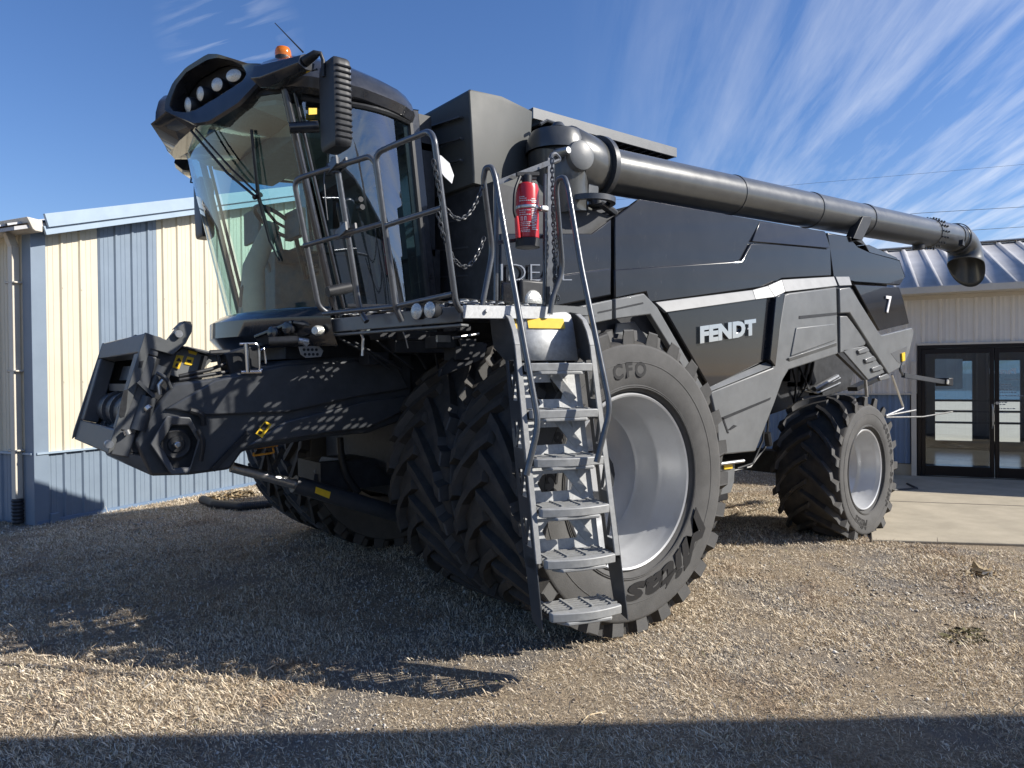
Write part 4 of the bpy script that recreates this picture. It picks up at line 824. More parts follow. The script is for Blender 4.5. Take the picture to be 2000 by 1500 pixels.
mb = MB(); mb.prism(pl([(296, 735), (318, 712), (330, 735), (325, 758), (308, 780), (290, 765)], YFH+.03), (0, .02, 0)); obj('pivot_plate', mb, SATIN, fh, .005)
mb = MB(); mb.prism(pl([(242, 762), (250, 760), (247, 800), (243, 814), (236, 816), (232, 810), (236, 785)], YFH-.011), (0, .003, 0)); obj('cheek_slot', mb, BLACK, fh); mb = MB(); mb.prism(pl([(272, 706), (281, 704), (277, 718), (270, 718)], YFH-.011), (0, .003, 0)); obj('cheek_slot', mb, BLACK, fh)
for q, r in (([W(287, 795, y=YFH-.02), W(292, 800, y=YFH-.03)], .025), ([W(246, 840, y=YFH-.03), W(250, 848, y=YFH-.03)], .02), ([W(318, 742, y=YFH-.02), W(310, 752, y=YFH-.02), W(312, 770, y=YFH-.02)], .012)):
    mb = MB(); mb.tube(q, r, 10); obj('grease_fitting', mb, ZINC, fh)
for q in ([(345, 693), (359, 695), (350, 721), (336, 717)], [(366, 696), (379, 699), (375, 714), (360, 711)], [(367, 681), (386, 688), (383, 694), (369, 690)]):
    mb = MB(); mb.prism(pl(q, YFH+.088 if q[0][0] < 366 else YFH+.095), (0, .004, 0)); obj('warning_sticker', mb, YELLOW, fh)
mb = MB(); mb.prism(pl([(350, 698), (355, 706), (344, 705)], YFH+.083), (0, .003, 0)); mb.prism(pl([(345, 709), (350, 710), (347, 717), (342, 715)], YFH+.083), (0, .003, 0)); mb.prism(pl([(366, 702), (374, 703), (373, 708), (365, 706)], YFH+.090), (0, .003, 0)); obj('sticker_symbol', mb, BLACK, fh)
# hydraulic coupler on top
mb = MB(); mb.prism(pl([(440, 690), (505, 672), (508, 725), (450, 732)], YFH+.02), (0, .18, 0)); cp = obj('hydraulic_coupler', mb, BLACK, fh, .008)
mb = MB(); mb.tube([W(481, 671, y=YFH-.06), W(484, 727, y=YFH-.06)], .016, 12); mb.tube([W(468, 672, y=YFH-.05), W(500, 671, y=YFH-.05), W(506, 680, y=YFH-.05), W(507, 724, y=YFH-.05), W(512, 722, y=YFH-.05)], .009, 8, .03); mb.tube([W(509, 684, y=YFH-.05), W(516, 680, y=YFH-.05), W(519, 710, y=YFH-.05)], .007, 8, .03); mb.tube([W(470, 727, y=YFH-.05), W(510, 726, y=YFH-.05)], .012, 8); obj('coupler_handle', mb, CHROME, fh)
mb = MB(); mb.tube([W(410, 690, y=YFH+.1), W(448, 688, y=YFH+.1)], .02, 8); mb.tube([W(425, 692, y=YFH), W(429, 718, y=YFH)], .01, 8); mb.tube([W(350, 735, y=YFH+.02), W(410, 722, y=YFH+.02), W(440, 710, y=YFH+.05)], .012, 8); mb.tube([W(350, 742, y=YFH+.02), W(420, 730, y=YFH+.02), W(450, 725, y=YFH+.05)], .012, 8); obj('hydraulic_hose', mb, BLACK, fh)
# plates and lines under the cab
mb = MB(); mb.prism(pl([(584, 677), (622, 675), (632, 685), (627, 697), (598, 699), (588, 692)], 1.36), (0, .012, 0)); hp = obj('perforated_bracket', mb, STEPM, ROOT, .002)
mb = MB()
for i in range(4):
    for j in range(2): mb.disc(W(594+i*8+j*2, 683+j*9, y=1.357), (0, 1, 0), .010, .002, 8)
obj('bracket_hole', mb, BLACK, hp)
mb = MB(); mb.tube([W(525, 668, y=1.36), W(582, 665, y=1.30)], .03, 12); cy = obj('cab_damper', mb, BLACK, ROOT)
mb = MB(); mb.tube([W(582, 665, y=1.30), W(602, 668, y=1.29)], .022, 12); mb.beam(W(590, 664, y=1.29), W(600, 674, y=1.29), .03, .03); obj('damper_rod', mb, ZINC, cy)
mb = MB()
mb.box(-1.62, -.5, 1.56, 2*YC-1.56, 1.76, 1.93); mb.box(-1.0, -.5, 1.2, 1.56, 1.80, 1.95)
for px, py, w_, h_, y in ((760, 652, 36, 20, 1.0), (815, 655, 50, 16, .9), (870, 668, 34, 22, .7), (905, 690, 30, 26, .7), (690, 640, 50, 14, 1.25), (740, 700, 40, 24, 1.3), (905, 640, 30, 12, .5)):
    a = W(px-w_/2, py+h_/2, y=y); b_ = W(px+w_/2, py-h_/2, y=y); mb.box(a.x, b_.x, y, y+.14, a.z, b_.z)
for k in range(7):
    mb.tube([W(660+k*30, 660+8*math.sin(k*2.), y=1.3), W(720+k*32, 690+14*math.sin(k), y=1.25), W(760+k*24, 720, y=1.3)], .010, 6, .05)
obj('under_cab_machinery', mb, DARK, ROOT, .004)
mb = MB(); mb.tube([W(704, 650, y=1.0), W(709, 660, y=1.0), W(708, 695, y=1.0)], .009, 8); mb.tube([W(785, 643, y=.8), W(792, 660, y=.8), W(797, 680, y=.8)], .004, 6); mb.box(*[W(855, 665, y=.55).x, W(880, 655, y=.55).x, .55, .57, W(870, 668, y=.55).z, W(870, 655, y=.55).z]); mb.tube([W(885, 660, y=.5), W(935, 652, y=.5)], .008, 8); obj('cable_bracket', mb, ZINC, ROOT)
mb = MB(); mb.prism(pl([(898, 662), (930, 662), (930, 682), (905, 684)], .5), (0, .02, 0)); obj('fender_stay', mb, DARK, ROOT); mb = MB(); mb.prism(pl([(903, 684), (940, 668), (952, 672), (945, 700), (860, 735), (862, 722)], .72), (0, .03, 0)); obj('fender_bracket', mb, DARK, ROOT)
# lift cylinder and links beneath
mb = MB(); mb.tube([W(452, 912, y=1.8), W(578, 946, y=1.8)], .036, 14); obj('lift_cylinder_rod', mb, ZINC, ROOT)
mb = MB(); mb.tube([W(574, 945, y=1.8), W(790, 1008, y=1.8)], .062, 16); lc = obj('lift_cylinder', mb, DGREY, ROOT)
mb = MB(); a = [W(618, 951, y=1.73), W(646, 961, y=1.73), W(643, 974, y=1.73), W(616, 963, y=1.73)]; mb.prism(a, (0, .01, 0)); obj('warning_sticker', mb, YELLOW, lc)
mb = MB(); mb.prism([W(p[0], p[1], y=2.1) for p in ((628, 892), (690, 898), (702, 938), (612, 922))], (.02, .02, .0)); obj('skid_plate', mb, GALV, ROOT)
mb = MB(); mb.prism([W(p[0], p[1], y=2.06) for p in ((614, 926), (672, 934), (700, 968), (612, 948))], (.02, .02, .0)); obj('lower_guard', mb, DGREY, ROOT)
mb = MB(); mb.tube([W(664, 855, y=1.95), W(666, 890, y=1.95), W(676, 930, y=1.95), W(700, 962, y=1.95)], .026, 10, .1); obj('hydraulic_hose', mb, BLACK, ROOT)
mb = MB(); mb.prism(pl([(505, 866), (542, 860), (543, 872), (497, 878)], 1.62), (0, .03, 0)); mb.tube([W(496, 884, y=1.6), W(494, 890, y=1.6), W(536, 884, y=1.6), W(533, 874, y=1.6)], .007, 8, .02); obj('safety_stop', mb, ORANGE, ROOT)
mb = MB(); mb.tube([W(520, 880, y=1.8), W(532, 925, y=1.8)], .012, 8); mb.prism(pl([(553, 875), (558, 880), (535, 925), (530, 915)], 1.8), (0, .03, 0)); obj('lift_linkage', mb, DARK, ROOT); mb = MB(); mb.box(-1.2, -.6, 2.0, 2.44, .78, 1.0); obj('cross_member', mb, DARK, ROOT)
# ------------------------------------------------------------------ buildings
BC = Vector((-2.60, 6.67, 0)); BG = Vector((.893, .449, 0)).normalized(); BN = Vector((BG.y, -BG.x, 0)); UPV = Vector((0, 0, 1))
def corr(mb, P0, d, s0, s1, zb, zt, out, pitch=.232, h=.022, phase=0., minor=True):
    """ribbed sheet: P0 + d*s, outward normal out, bottom zb(s), top zt(s)"""
    xs = []; k = math.floor((s0-phase)/pitch)-1
    while True:
        b = phase+k*pitch
        for o, r in ((0, 0), (.03, 0), (.045, h), (.068, h), (.083, 0), (.125, 0), (.130, h*.18), (.138, h*.18), (.143, 0), (.185, 0), (.190, h*.18), (.198, h*.18), (.203, 0)):
            if s0 <= b+o <= s1: xs.append((b+o, r))
        k += 1
        if b > s1: break
    xs = [(s0, 0)]+[x for x in xs if s0+.002 < x[0] < s1-.002]+[(s1, 0)]
    f0 = zb if callable(zb) else (lambda s: zb); f1 = zt if callable(zt) else (lambda s: zt)
    vs = []
    for s, r in xs: vs += [P0+d*s+out*r+UPV*f0(s), P0+d*s+out*r+UPV*f1(s)]
    fs = [(2*i, 2*i+2, 2*i+3, 2*i+1) for i in range(len(xs)-1)]
    if d.cross(UPV).dot(out) < 0: fs = [f[::-1] for f in fs]
    mb._add(vs, fs)
RS = .308; ZE = 3.36; SR = 7.8
shed = thing('gabled_building', 'cream and blue ribbed metal building with a sloping gable end behind the cab', 'building', BC+BG*2)
zt = lambda s: ZE+RS*s if s < SR else ZE+RS*(2*SR-s)
G0 = BC
mb = MB(); corr(mb, G0, BG, .13, .79, .82, zt, BN, phase=.05); corr(mb, G0, BG, 1.63, SR, .82, zt, BN, phase=.05); corr(mb, G0, -BN, .12, 16, .82, ZE, -BG, phase=.1); 
for s in np.arange(.05+.056, SR, .232):
    if .79 < s < 1.63: continue
    for z in (1.62, 2.72):
        c = G0+BG*s+BN*.024+UPV*z; mb.beam(c-UPV*.006, c+UPV*.006, .012, .008, BN)
obj('wall', mb, CREAM, shed)
mb = MB(); corr(mb, G0, BG, .79, 1.63, .82, zt, BN, phase=.05); obj('wall_stripe', mb, BLUE, shed)
mb = MB(); corr(mb, G0, BG, .13, SR, .0, .80, BN, phase=.05); corr(mb, G0, -BN, .12, 16, 0, .80, -BG, phase=.1); obj('wainscot', mb, BLUE, shed)
mb = MB(); mb.beam(G0+BG*.0+BN*.02+UPV*.81, G0+BG*SR+BN*.02+UPV*.81, .05, .022); mb.beam(G0-BG*.02+UPV*.81, G0-BG*.02-BN*16+UPV*.81, .05, .022); obj('wainscot_trim', mb, LTBLUE, shed)
mb = MB(); mb.prism([G0-BG*.03+BN*.03, G0+BG*.14+BN*.03, G0+BG*.14+BN*.0, G0-BG*.0, G0-BN*.13, G0-BN*.13-BG*.03], (0, 0, ZE+.02)); obj('corner_trim', mb, BLUE, shed, .004)
mb = MB(); q = [G0+BG*.02-BN*.15, G0+BG*SR*2-BN*.15, G0+BG*SR*2-BN*15.9, G0+BG*.02-BN*15.9]
mb.loft([[p+UPV*.01 for p in q], [p+UPV*(ZE-.02) for p in q]], True, True, False); mb.prism([G0+BG*.1-BN*.04+UPV*ZE, G0+BG*SR-BN*.04+UPV*(zt(SR)-.05), G0+BG*(2*SR-.1)-BN*.04+UPV*ZE], -BN*.1); obj('inner_wall', mb, BLUED, shed)
def slab_roof(mb, A, d, u, n_, wlen, slope, length, ov):
    pass
mb = MB()
def roofz(s): return zt(s)+.06
for sa, sb in ((-.32, SR), (SR, 2*SR+.32)):
    xs = []; k = 0; t = -.22
    while t < 16.2:
        for o, r in ((0, 0), (.10, 0), (.112, .025), (.138, .025), (.15, 0)): xs.append((t+o, r))
        t += .3
    vs = []
    for t, r in xs: vs += [G0-BN*t+BG*sa+UPV*(roofz(sa)+r), G0-BN*t+BG*sb+UPV*(roofz(sb)+r)]
    mb._add(vs, [(2*i, 2*i+1, 2*i+3, 2*i+2) for i in range(len(xs)-1)])
mb.prism([G0+BN*.2+BG*-.3+UPV*(roofz(-.3)-.02), G0+BN*.2+BG*SR+UPV*(roofz(SR)-.02), G0+BN*.2+BG*SR+UPV*(roofz(SR)-.06), G0+BN*.2+BG*-.3+UPV*(roofz(-.3)-.06)], -BN*16.3)
obj('roof', mb, ROOFM, shed)
mb = MB()
for k, (zo, oo, hh, th) in enumerate(((.06, .235, .15, .035), (-.05, .205, .10, .03))):
    a = G0+BN*oo+BG*.02+UPV*(zt(.02)+zo); b_ = G0+BN*oo+BG*SR+UPV*(zt(SR)+zo); mb.beam(a, b_, th, hh)
obj('rake_trim', mb, LTBLUE, shed, .004)
mb = MB(); mb.prism([G0+BN*.0+BG*.02+UPV*(zt(0)-.02), G0+BN*.0+BG*SR+UPV*(zt(SR)-.02), G0+BN*.2+BG*SR+UPV*(zt(SR)-.02), G0+BN*.2+BG*.02+UPV*(zt(0)-.02)], (0, 0, .015)); obj('soffit', mb, LTBLUE, shed)
mb = MB(); pr = [(-.02, .0), (-.02, .13), (-.19, .14), (-.17, .10), (-.13, .02), (-.10, 0)]
mb.prism([G0+BN*.24+BG*a+UPV*(ZE-.07+b_) for a, b_ in pr], -BN*16.2); gut = obj('gutter', mb, GUTTER, shed, .006)
mb = MB(); ds = WP(44, 760, G0, np.array(BG)); dss = (ds-G0).dot(-BN); p0 = G0-BN*dss-BG*.075
mb.beam(p0+UPV*.30, p0+UPV*(ZE-.2), .085, .075, BN); mb.beam(p0+UPV*(ZE-.2), p0-BG*.06+UPV*(ZE-.05), .085, .075, BN)
for z in (.85, 1.75, 2.75): mb.beam(p0+BN*.08+UPV*z, p0-BN*.08+UPV*z, .085, .02)
obj('downspout', mb, GUTTER, shed, .006)
mb = MB(); mb.tube([p0+UPV*(.02+i*.02) for i in range(15)], [.055+.010*(i % 2) for i in range(15)], 14); obj('downspout_boot', mb, PIPEM, shed)
mb = MB(); c = WP(103, 1010, G0, np.array(BN)); mb.prism([c+BG*x+UPV*z for x, z in ((-.05, -.07), (.05, -.07), (.05, .05), (-.05, .05))], BN*.06); obj('wall_vent', mb, BLUE, shed, .006)
mb = MB(); c = WP(410, 920, G0, np.array(BN))
for x, z in ((1.55, .40), (1.9, .42), (2.2, .38)): mb.disc(G0+BG*x+BN*.02+UPV*z, BN, .012, .015, 8)
mb.beam(G0+BG*0-BN*.02+BN*.04+UPV*.02, G0+BG*SR+BN*.02+UPV*.02, .03, .05); obj('base_trim', mb, BLUED, shed)
# office wing with the glazed entrance
IC = BC+BG*7.79; WG = 2.86
wing = thing('office_wing', 'tan ribbed metal office wing with a grey metal roof and glazed double doors', 'building', IC+BN*10)
TD0, TD1 = 9.26, 11.28; ZD = 2.03; TEND = 15
mb = MB(); corr(mb, IC, BN, .05, TD0, 1.30, WG, -BG, h=.02); corr(mb, IC, BN, TD0, TD1, ZD+.03, WG, -BG, h=.02); corr(mb, IC, BN, TD1, TEND, 1.30, WG, -BG, h=.02); 
for t in np.arange(TD0-.8, TEND, .232):
    c = IC+BN*t-BG*.006+UPV*2.13; mb.beam(c-UPV*.007, c+UPV*.007, .014, .010, BG)
obj('wall', mb, TAN, wing)
mb = MB(); corr(mb, IC, BN, .05, TD0-.10, .21, 1.29, -BG, h=.02); corr(mb, IC, BN, TD1+.10, TEND, .21, 1.29, -BG, h=.02); obj('wainscot', mb, BLUED, wing)
mb = MB(); mb.beam(IC+BN*.0-BG*.02+UPV*1.295, IC+BN*(TD0-.06)-BG*.02+UPV*1.295, .05, .025); obj('wainscot_trim', mb, GUTTER, wing); mb = MB(); mb.beam(IC+BN*(TD0-.05)-BG*.02, IC+BN*(TD0-.05)-BG*.02+UPV*1.8, .05, .07, BN); obj('door_trim', mb, GUTTER, wing); mb = MB(); mb.beam(IC+BN*TD0-BG*.02+UPV*(ZD+.03), IC+BN*TD1-BG*.02+UPV*(ZD+.03), .05, .03)
obj('door_head_trim', mb, GUTTER, wing)
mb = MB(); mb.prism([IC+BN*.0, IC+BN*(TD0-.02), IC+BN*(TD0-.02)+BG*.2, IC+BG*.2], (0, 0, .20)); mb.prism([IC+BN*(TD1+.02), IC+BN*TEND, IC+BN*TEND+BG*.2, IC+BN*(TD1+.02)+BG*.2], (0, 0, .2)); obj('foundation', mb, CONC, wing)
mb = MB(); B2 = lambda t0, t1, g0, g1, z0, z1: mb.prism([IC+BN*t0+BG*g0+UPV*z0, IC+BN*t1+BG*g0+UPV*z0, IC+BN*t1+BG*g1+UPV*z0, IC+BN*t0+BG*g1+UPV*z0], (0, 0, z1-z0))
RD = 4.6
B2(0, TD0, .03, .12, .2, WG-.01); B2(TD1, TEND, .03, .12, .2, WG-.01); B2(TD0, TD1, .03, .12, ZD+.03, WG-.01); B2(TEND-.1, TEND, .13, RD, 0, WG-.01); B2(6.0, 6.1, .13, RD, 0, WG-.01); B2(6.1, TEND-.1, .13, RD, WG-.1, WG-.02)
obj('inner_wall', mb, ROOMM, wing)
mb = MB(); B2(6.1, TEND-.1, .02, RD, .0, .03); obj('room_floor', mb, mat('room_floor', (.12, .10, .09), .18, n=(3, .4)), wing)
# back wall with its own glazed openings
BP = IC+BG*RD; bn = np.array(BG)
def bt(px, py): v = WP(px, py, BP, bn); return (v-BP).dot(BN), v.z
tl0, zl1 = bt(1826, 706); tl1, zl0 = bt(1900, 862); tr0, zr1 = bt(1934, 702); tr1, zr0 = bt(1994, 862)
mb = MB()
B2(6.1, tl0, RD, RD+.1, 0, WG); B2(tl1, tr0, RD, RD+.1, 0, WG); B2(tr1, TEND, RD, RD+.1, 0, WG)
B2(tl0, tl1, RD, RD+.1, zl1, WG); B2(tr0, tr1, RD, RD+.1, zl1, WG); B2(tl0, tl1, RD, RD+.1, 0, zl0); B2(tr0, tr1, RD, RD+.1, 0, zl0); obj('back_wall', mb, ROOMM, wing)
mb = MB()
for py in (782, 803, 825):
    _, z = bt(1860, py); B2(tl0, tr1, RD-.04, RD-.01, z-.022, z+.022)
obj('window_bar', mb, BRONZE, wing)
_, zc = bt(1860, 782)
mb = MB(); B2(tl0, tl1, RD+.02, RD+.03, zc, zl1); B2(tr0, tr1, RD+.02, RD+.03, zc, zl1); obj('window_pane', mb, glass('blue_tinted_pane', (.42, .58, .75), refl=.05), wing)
# door
mb = MB()
def fr2(t0, t1, z0, z1, g0=-.03, g1=.05): mb.prism([IC+BN*t0+BG*g0+UPV*z0, IC+BN*t1+BG*g0+UPV*z0, IC+BN*t1+BG*g1+UPV*z0, IC+BN*t0+BG*g1+UPV*z0], (0, 0, z1-z0))
fr2(TD0, TD0+.05, 0, ZD+.02); fr2(TD1-.05, TD1, 0, ZD+.02); fr2(TD0+.05, TD1-.05, ZD-.04, ZD+.02); fr2(TD0+.05, TD1-.05, 0, .035); obj('door_frame', mb, BRONZE, wing, .003)
TM = (TD0+TD1)/2
for k, (a, b_) in enumerate(((TD0+.055, TM-.004), (TM+.004, TD1-.055))):
    mb = MB(); st = .055
    fr2(a, a+st, .04, ZD-.045, -.02, .03); fr2(b_-st, b_, .04, ZD-.045, -.02, .03); fr2(a+st, b_-st, ZD-.12, ZD-.045, -.02, .03); fr2(a+st, b_-st, .04, .19, -.02, .03)
    dr_ = obj('door', mb, BRONZE, wing, .003)
    mb = MB(); fr2(a+st, b_-st, .19, ZD-.12, .0, .008); obj('glass_pane', mb, WGLASS, dr_)
    hx = b_-st/2 if k == 0 else a+st/2
    mb = MB()
    if k == 0: mb.tube([IC+BN*hx-BG*.03+UPV*.78, IC+BN*hx-BG*.07+UPV*.82, IC+BN*hx-BG*.07+UPV*1.10, IC+BN*hx-BG*.03+UPV*1.14], .011, 8, .02)
    else: mb.disc(IC+BN*hx-BG*.02+UPV*1.16, -BG, .022, .02, 14)
    obj('door_handle', mb, ZINC, dr_)
    if k == 1:
        # lettering on the glass, seen reversed from outside
        c = WP(1958, 730, IC-BG*.004, bn)
        hgt = .085
        tm = text_mesh('Parallel', hgt/.72, .001, lambda u, v, w: c-BN*u+UPV*v-BG*w, .002); obj('glass_lettering', tm, mat('faded_vinyl', (.50, .56, .60), .5), dr_)
        mb = MB(); a_ = WP(1960, 741, IC-BG*.004, bn); mb.beam(a_, WP(1990, 741, IC-BG*.004, bn), .002, .010)
        for py, l in ((751, 30), (756, 44), (761, 34), (766, 38), (773, 50), (786, 26), (790, 24), (798, 40), (806, 30)):
            x = 1944 if py < 780 else 1940; xe = x+l
            while x < xe:
                w_ = random.uniform(2, 6); mb.beam(WP(x, py, IC-BG*.004, bn), WP(x+w_, py, IC-BG*.004, bn), .002, .014); x += w_+1.6
        obj('glass_lettering', mb, mat('vinyl_print', (.30, .33, .36), .6), dr_)
    else:
        mb = MB(); mb.prism([WP(a_, b2, IC+BG*.03, bn) for a_, b2 in ((1826, 701), (1880, 701), (1880, 759), (1826, 761))], BG*.004); obj('poster', mb, mat('faded_poster', (.40, .46, .48), .7, n=(4, .3)), dr_)
# wing roof: ribbed sheets
mb = MB(); xs = []; t = -.3
while t < TEND+.3:
    for o, r in ((0, 0), (.20, 0), (.222, .032), (.262, .032), (.284, 0), (.30, 0)): xs.append((t+o, r))
    t += .31
ga, gb = -.38, 3.3; zr = lambda g_: WG+.03+.31*(g_+.38) if g_ <= gb else WG+.03+.31*(2*gb-g_+.38)
for p_, q_ in ((ga, gb), (gb, gb+gb-ga)):
    vs = []
    for t, r in xs: vs += [IC+BN*t+BG*p_+UPV*(zr(p_)+r), IC+BN*t+BG*q_+UPV*(zr(q_)+r)]
    mb._add(vs, [(2*i, 2*i+2, 2*i+3, 2*i+1) for i in range(len(xs)-1)])
rf = obj('roof', mb, ROOFM, wing); so = rf.modifiers.new('thickness', 'SOLIDIFY'); so.thickness = .01
mb = MB(); mb.beam(IC+BG*gb+UPV*(zr(gb)+.03), IC+BN*TEND+BG*gb+UPV*(zr(gb)+.03), .25, .02); obj('ridge_cap', mb, ROOFM, rf)
mb = MB(); mb.beam(IC-BG*.39+UPV*(WG+.0), IC+BN*TEND-BG*.39+UPV*(WG+.0), .03, .10); mb.prism([IC-BG*.38+UPV*(WG-.05), IC+BN*TEND-BG*.38+UPV*(WG-.05), IC+BN*TEND+UPV*(WG-.05), IC+UPV*(WG-.05)], (0, 0, .015)); mb.beam(IC-BG*.02+UPV*(WG-.08), IC+BN*TEND-BG*.02+UPV*(WG-.08), .04, .06); obj('eave_fascia', mb, GUTTER, wing, .004)
# unseen barn added right of the viewpoint to cast the foreground shadow
SA, SE = math.radians(-45), math.radians(33.7); SUN = Vector((math.cos(SE)*math.cos(SA), math.cos(SE)*math.sin(SA), math.sin(SE)))
HB = 3.3; k = HB/SUN.z; sh = Vector((SUN.x*k, SUN.y*k, 0))
e0 = W(-120, 1446, z=0); e1 = W(2000, 1402, z=0); e1 = e0+(e1-e0)*1.7; q0 = e0+sh; q1 = e1+sh; bd = (q1-q0).normalized(); bo = Vector((-bd.y, bd.x, 0)); bo = bo if bo.y > 0 else -bo
barn = thing('shadow_barn', 'unseen tan metal barn added to cast the long shadow across the foreground', 'building', q0.lerp(q1, .5))
QL = (q1-q0).length
def BQ(s, d, z): return q0+bd*s-bo*d+UPV*z
mb = MB(); corr(mb, q0-bo*.25, bd, .2, QL-.2, 0, HB-.1, bo); mb.prism([BQ(.2, .3, 0), BQ(QL-.2, .3, 0), BQ(QL-.2, 9, 0), BQ(.2, 9, 0)], (0, 0, HB-.15)); obj('wall', mb, TAN, barn)
mb = MB(); mb.prism([BQ(0, 0, HB), BQ(0, 4.6, HB+.9), BQ(0, 9.2, HB), BQ(0, 9.2, HB-.06), BQ(0, 4.6, HB+.84), BQ(0, 0, HB-.06)], bd*QL); obj('roof', mb, ROOFM, barn)
s0_ = (W(985, 1417, z=0)+sh-q0).dot(bd); mb = MB(); mb.prism([BQ(s0_, -.004, HB+.005), BQ(QL, -.004, HB+.005), BQ(QL, .25, HB+.005), BQ(s0_, .25, HB+.005)], (0, 0, .13)); obj('shadow_step_edge', mb, TAN, barn)  # raised edge added only to put a step in the cast shadow

# overhead wires
for (pts, lab) in (([(1180, 392), (1540, 362), (2000, 321), (2150, 305)], 'faint uppermost wire crossing the cloud streaks above the auger'), ([(1700, 425), (1800, 416), (2000, 404), (2120, 396)], 'middle overhead wire meeting the sky just above the auger end'), ([(1860, 452), (2000, 443), (2120, 436)], 'lowest overhead wire just above the metal roof')):
    mb = MB(); P_ = [CAM+ (fw+(a-1000)/F*rt-(b_-750)/F*up)*48 for a, b_ in pts]; mb.tube([Vector(p) for p in P_], .008 if 'faint' in lab else .015, 6)
    tag(obj('power_line', mb, BLACK), lab, 'power line', 'overhead wires')

# ------------------------------------------------------------------ ground
def grid_ground():
    mb = MB(); R = 700
    xs = sorted(set([-R, -200, -60, -25]+list(np.arange(-14, 22.1, .75))+[40, 90, 250, R]))
    n = len(xs); vs = []
    for y in xs:
        for x in xs: vs.append((x, y, .0))
    mb._add(vs, [(j*n+i, j*n+i+1, (j+1)*n+i+1, (j+1)*n+i) for j in range(n-1) for i in range(n-1)]); return mb
gm = bpy.data.materials.new('dry_ground'); gm.use_nodes = True; nt = gm.node_tree; b = nt.nodes['Principled BSDF']; b.inputs['Roughness'].default_value = .95; b.inputs['Specular IOR Level'].default_value = .1
tc = nt.nodes.new('ShaderNodeTexCoord')
def noise(sc, det=6, rough=.6, dist=0.):
    t = nt.nodes.new('ShaderNodeTexNoise'); t.inputs['Scale'].default_value = sc; t.inputs['Detail'].default_value = det; t.inputs['Roughness'].default_value = rough; t.inputs['Distortion'].default_value = dist
    nt.links.new(tc.outputs['Object'], t.inputs['Vector']); return t
def ramp(src, els):
    r = nt.nodes.new('ShaderNodeValToRGB'); e = r.color_ramp.elements
    while len(e) < len(els): e.new(.5)
    for q, (p, c) in zip(e, els): q.position = p; q.color = (*c, 1)
    nt.links.new(src, r.inputs['Fac']); return r
def mixc(f, a, b_, t='MIX'):
    m = nt.nodes.new('ShaderNodeMix'); m.data_type = 'RGBA'; m.blend_type = t
    if isinstance(f, float): m.inputs['Factor'].default_value = f
    else: nt.links.new(f, m.inputs['Factor'])
    nt.links.new(a, m.inputs['A']); nt.links.new(b_, m.inputs['B']); return m.outputs['Result']
n1_ = noise(55, 8, .75, .4); n2_ = noise(1.1, 5, .6, .3); n3_ = noise(.35, 4, .6); n4_ = noise(260, 3, .6)
fine = ramp(n1_.outputs['Fac'], [(.25, (.10, .075, .05)), (.48, (.34, .27, .19)), (.62, (.52, .43, .31)), (.8, (.68, .59, .46))])
soil = ramp(n4_.outputs['Fac'], [(.3, (.13, .105, .08)), (.55, (.30, .27, .235)), (.75, (.50, .47, .42))])
pat = ramp(n2_.outputs['Fac'], [(.46, (0, 0, 0)), (.60, (1, 1, 1))])
base = mixc(pat.outputs['Color'], fine.outputs['Color'], soil.outputs['Color'])
rust = ramp(noise(.9, 4, .6).outputs['Fac'], [(.66, (0, 0, 0)), (.76, (.55, .55, .55))]); rc_ = nt.nodes.new('ShaderNodeRGB'); rc_.outputs[0].default_value = (.17, .085, .05, 1)
base = mixc(rust.outputs['Color'], base, rc_.outputs[0])
nt.links.new(base, b.inputs['Base Color'])
bp = nt.nodes.new('ShaderNodeBump'); bp.inputs['Strength'].default_value = .9; bp.inputs['Distance'].default_value = .03; nt.links.new(n1_.outputs['Fac'], bp.inputs['Height']); nt.links.new(bp.outputs['Normal'], b.inputs['Normal'])
structure(obj('ground', grid_ground(), gm))
# concrete apron in front of the doors
f0 = W(1728, 1060, z=0); f1 = W(2010, 1068, z=0); fd = (f1-f0).normalized(); sl = [f0-fd*.12, f1+fd*6, IC+BN*20, IC+BN*6.4-BG*.02]; sl[3] = f0-fd*.12+BG*((IC-(f0-fd*.12)).dot(BG)-.02); sl[2] = f1+fd*6+BG*((IC-(f1+fd*6)).dot(BG)-.02)
mb = MB(); mb.prism([Vector((p.x, p.y, -.1)) for p in sl], (0, 0, .125)); structure(obj('concrete_apron', mb, CONC, None, .01))
mb = MB(); m1 = sl[0].lerp(sl[3], .47); m2 = sl[1].lerp(sl[2], .47); mb.beam(Vector((m1.x, m1.y, .024)), Vector((m2.x, m2.y, .024)), .018, .006); structure(obj('apron_joint', mb, DARK))
mb = MB(); a = W(1772, 945, z=.03); mb.tube([a, a+Vector((-.35, -.28, 0)), W(1768, 948, z=.03)+Vector((-.55, -.1, 0))], .018, 6); tag(obj('broken_branch', mb, BLACK), 'short dark stick lying on the concrete by the door', 'stick')

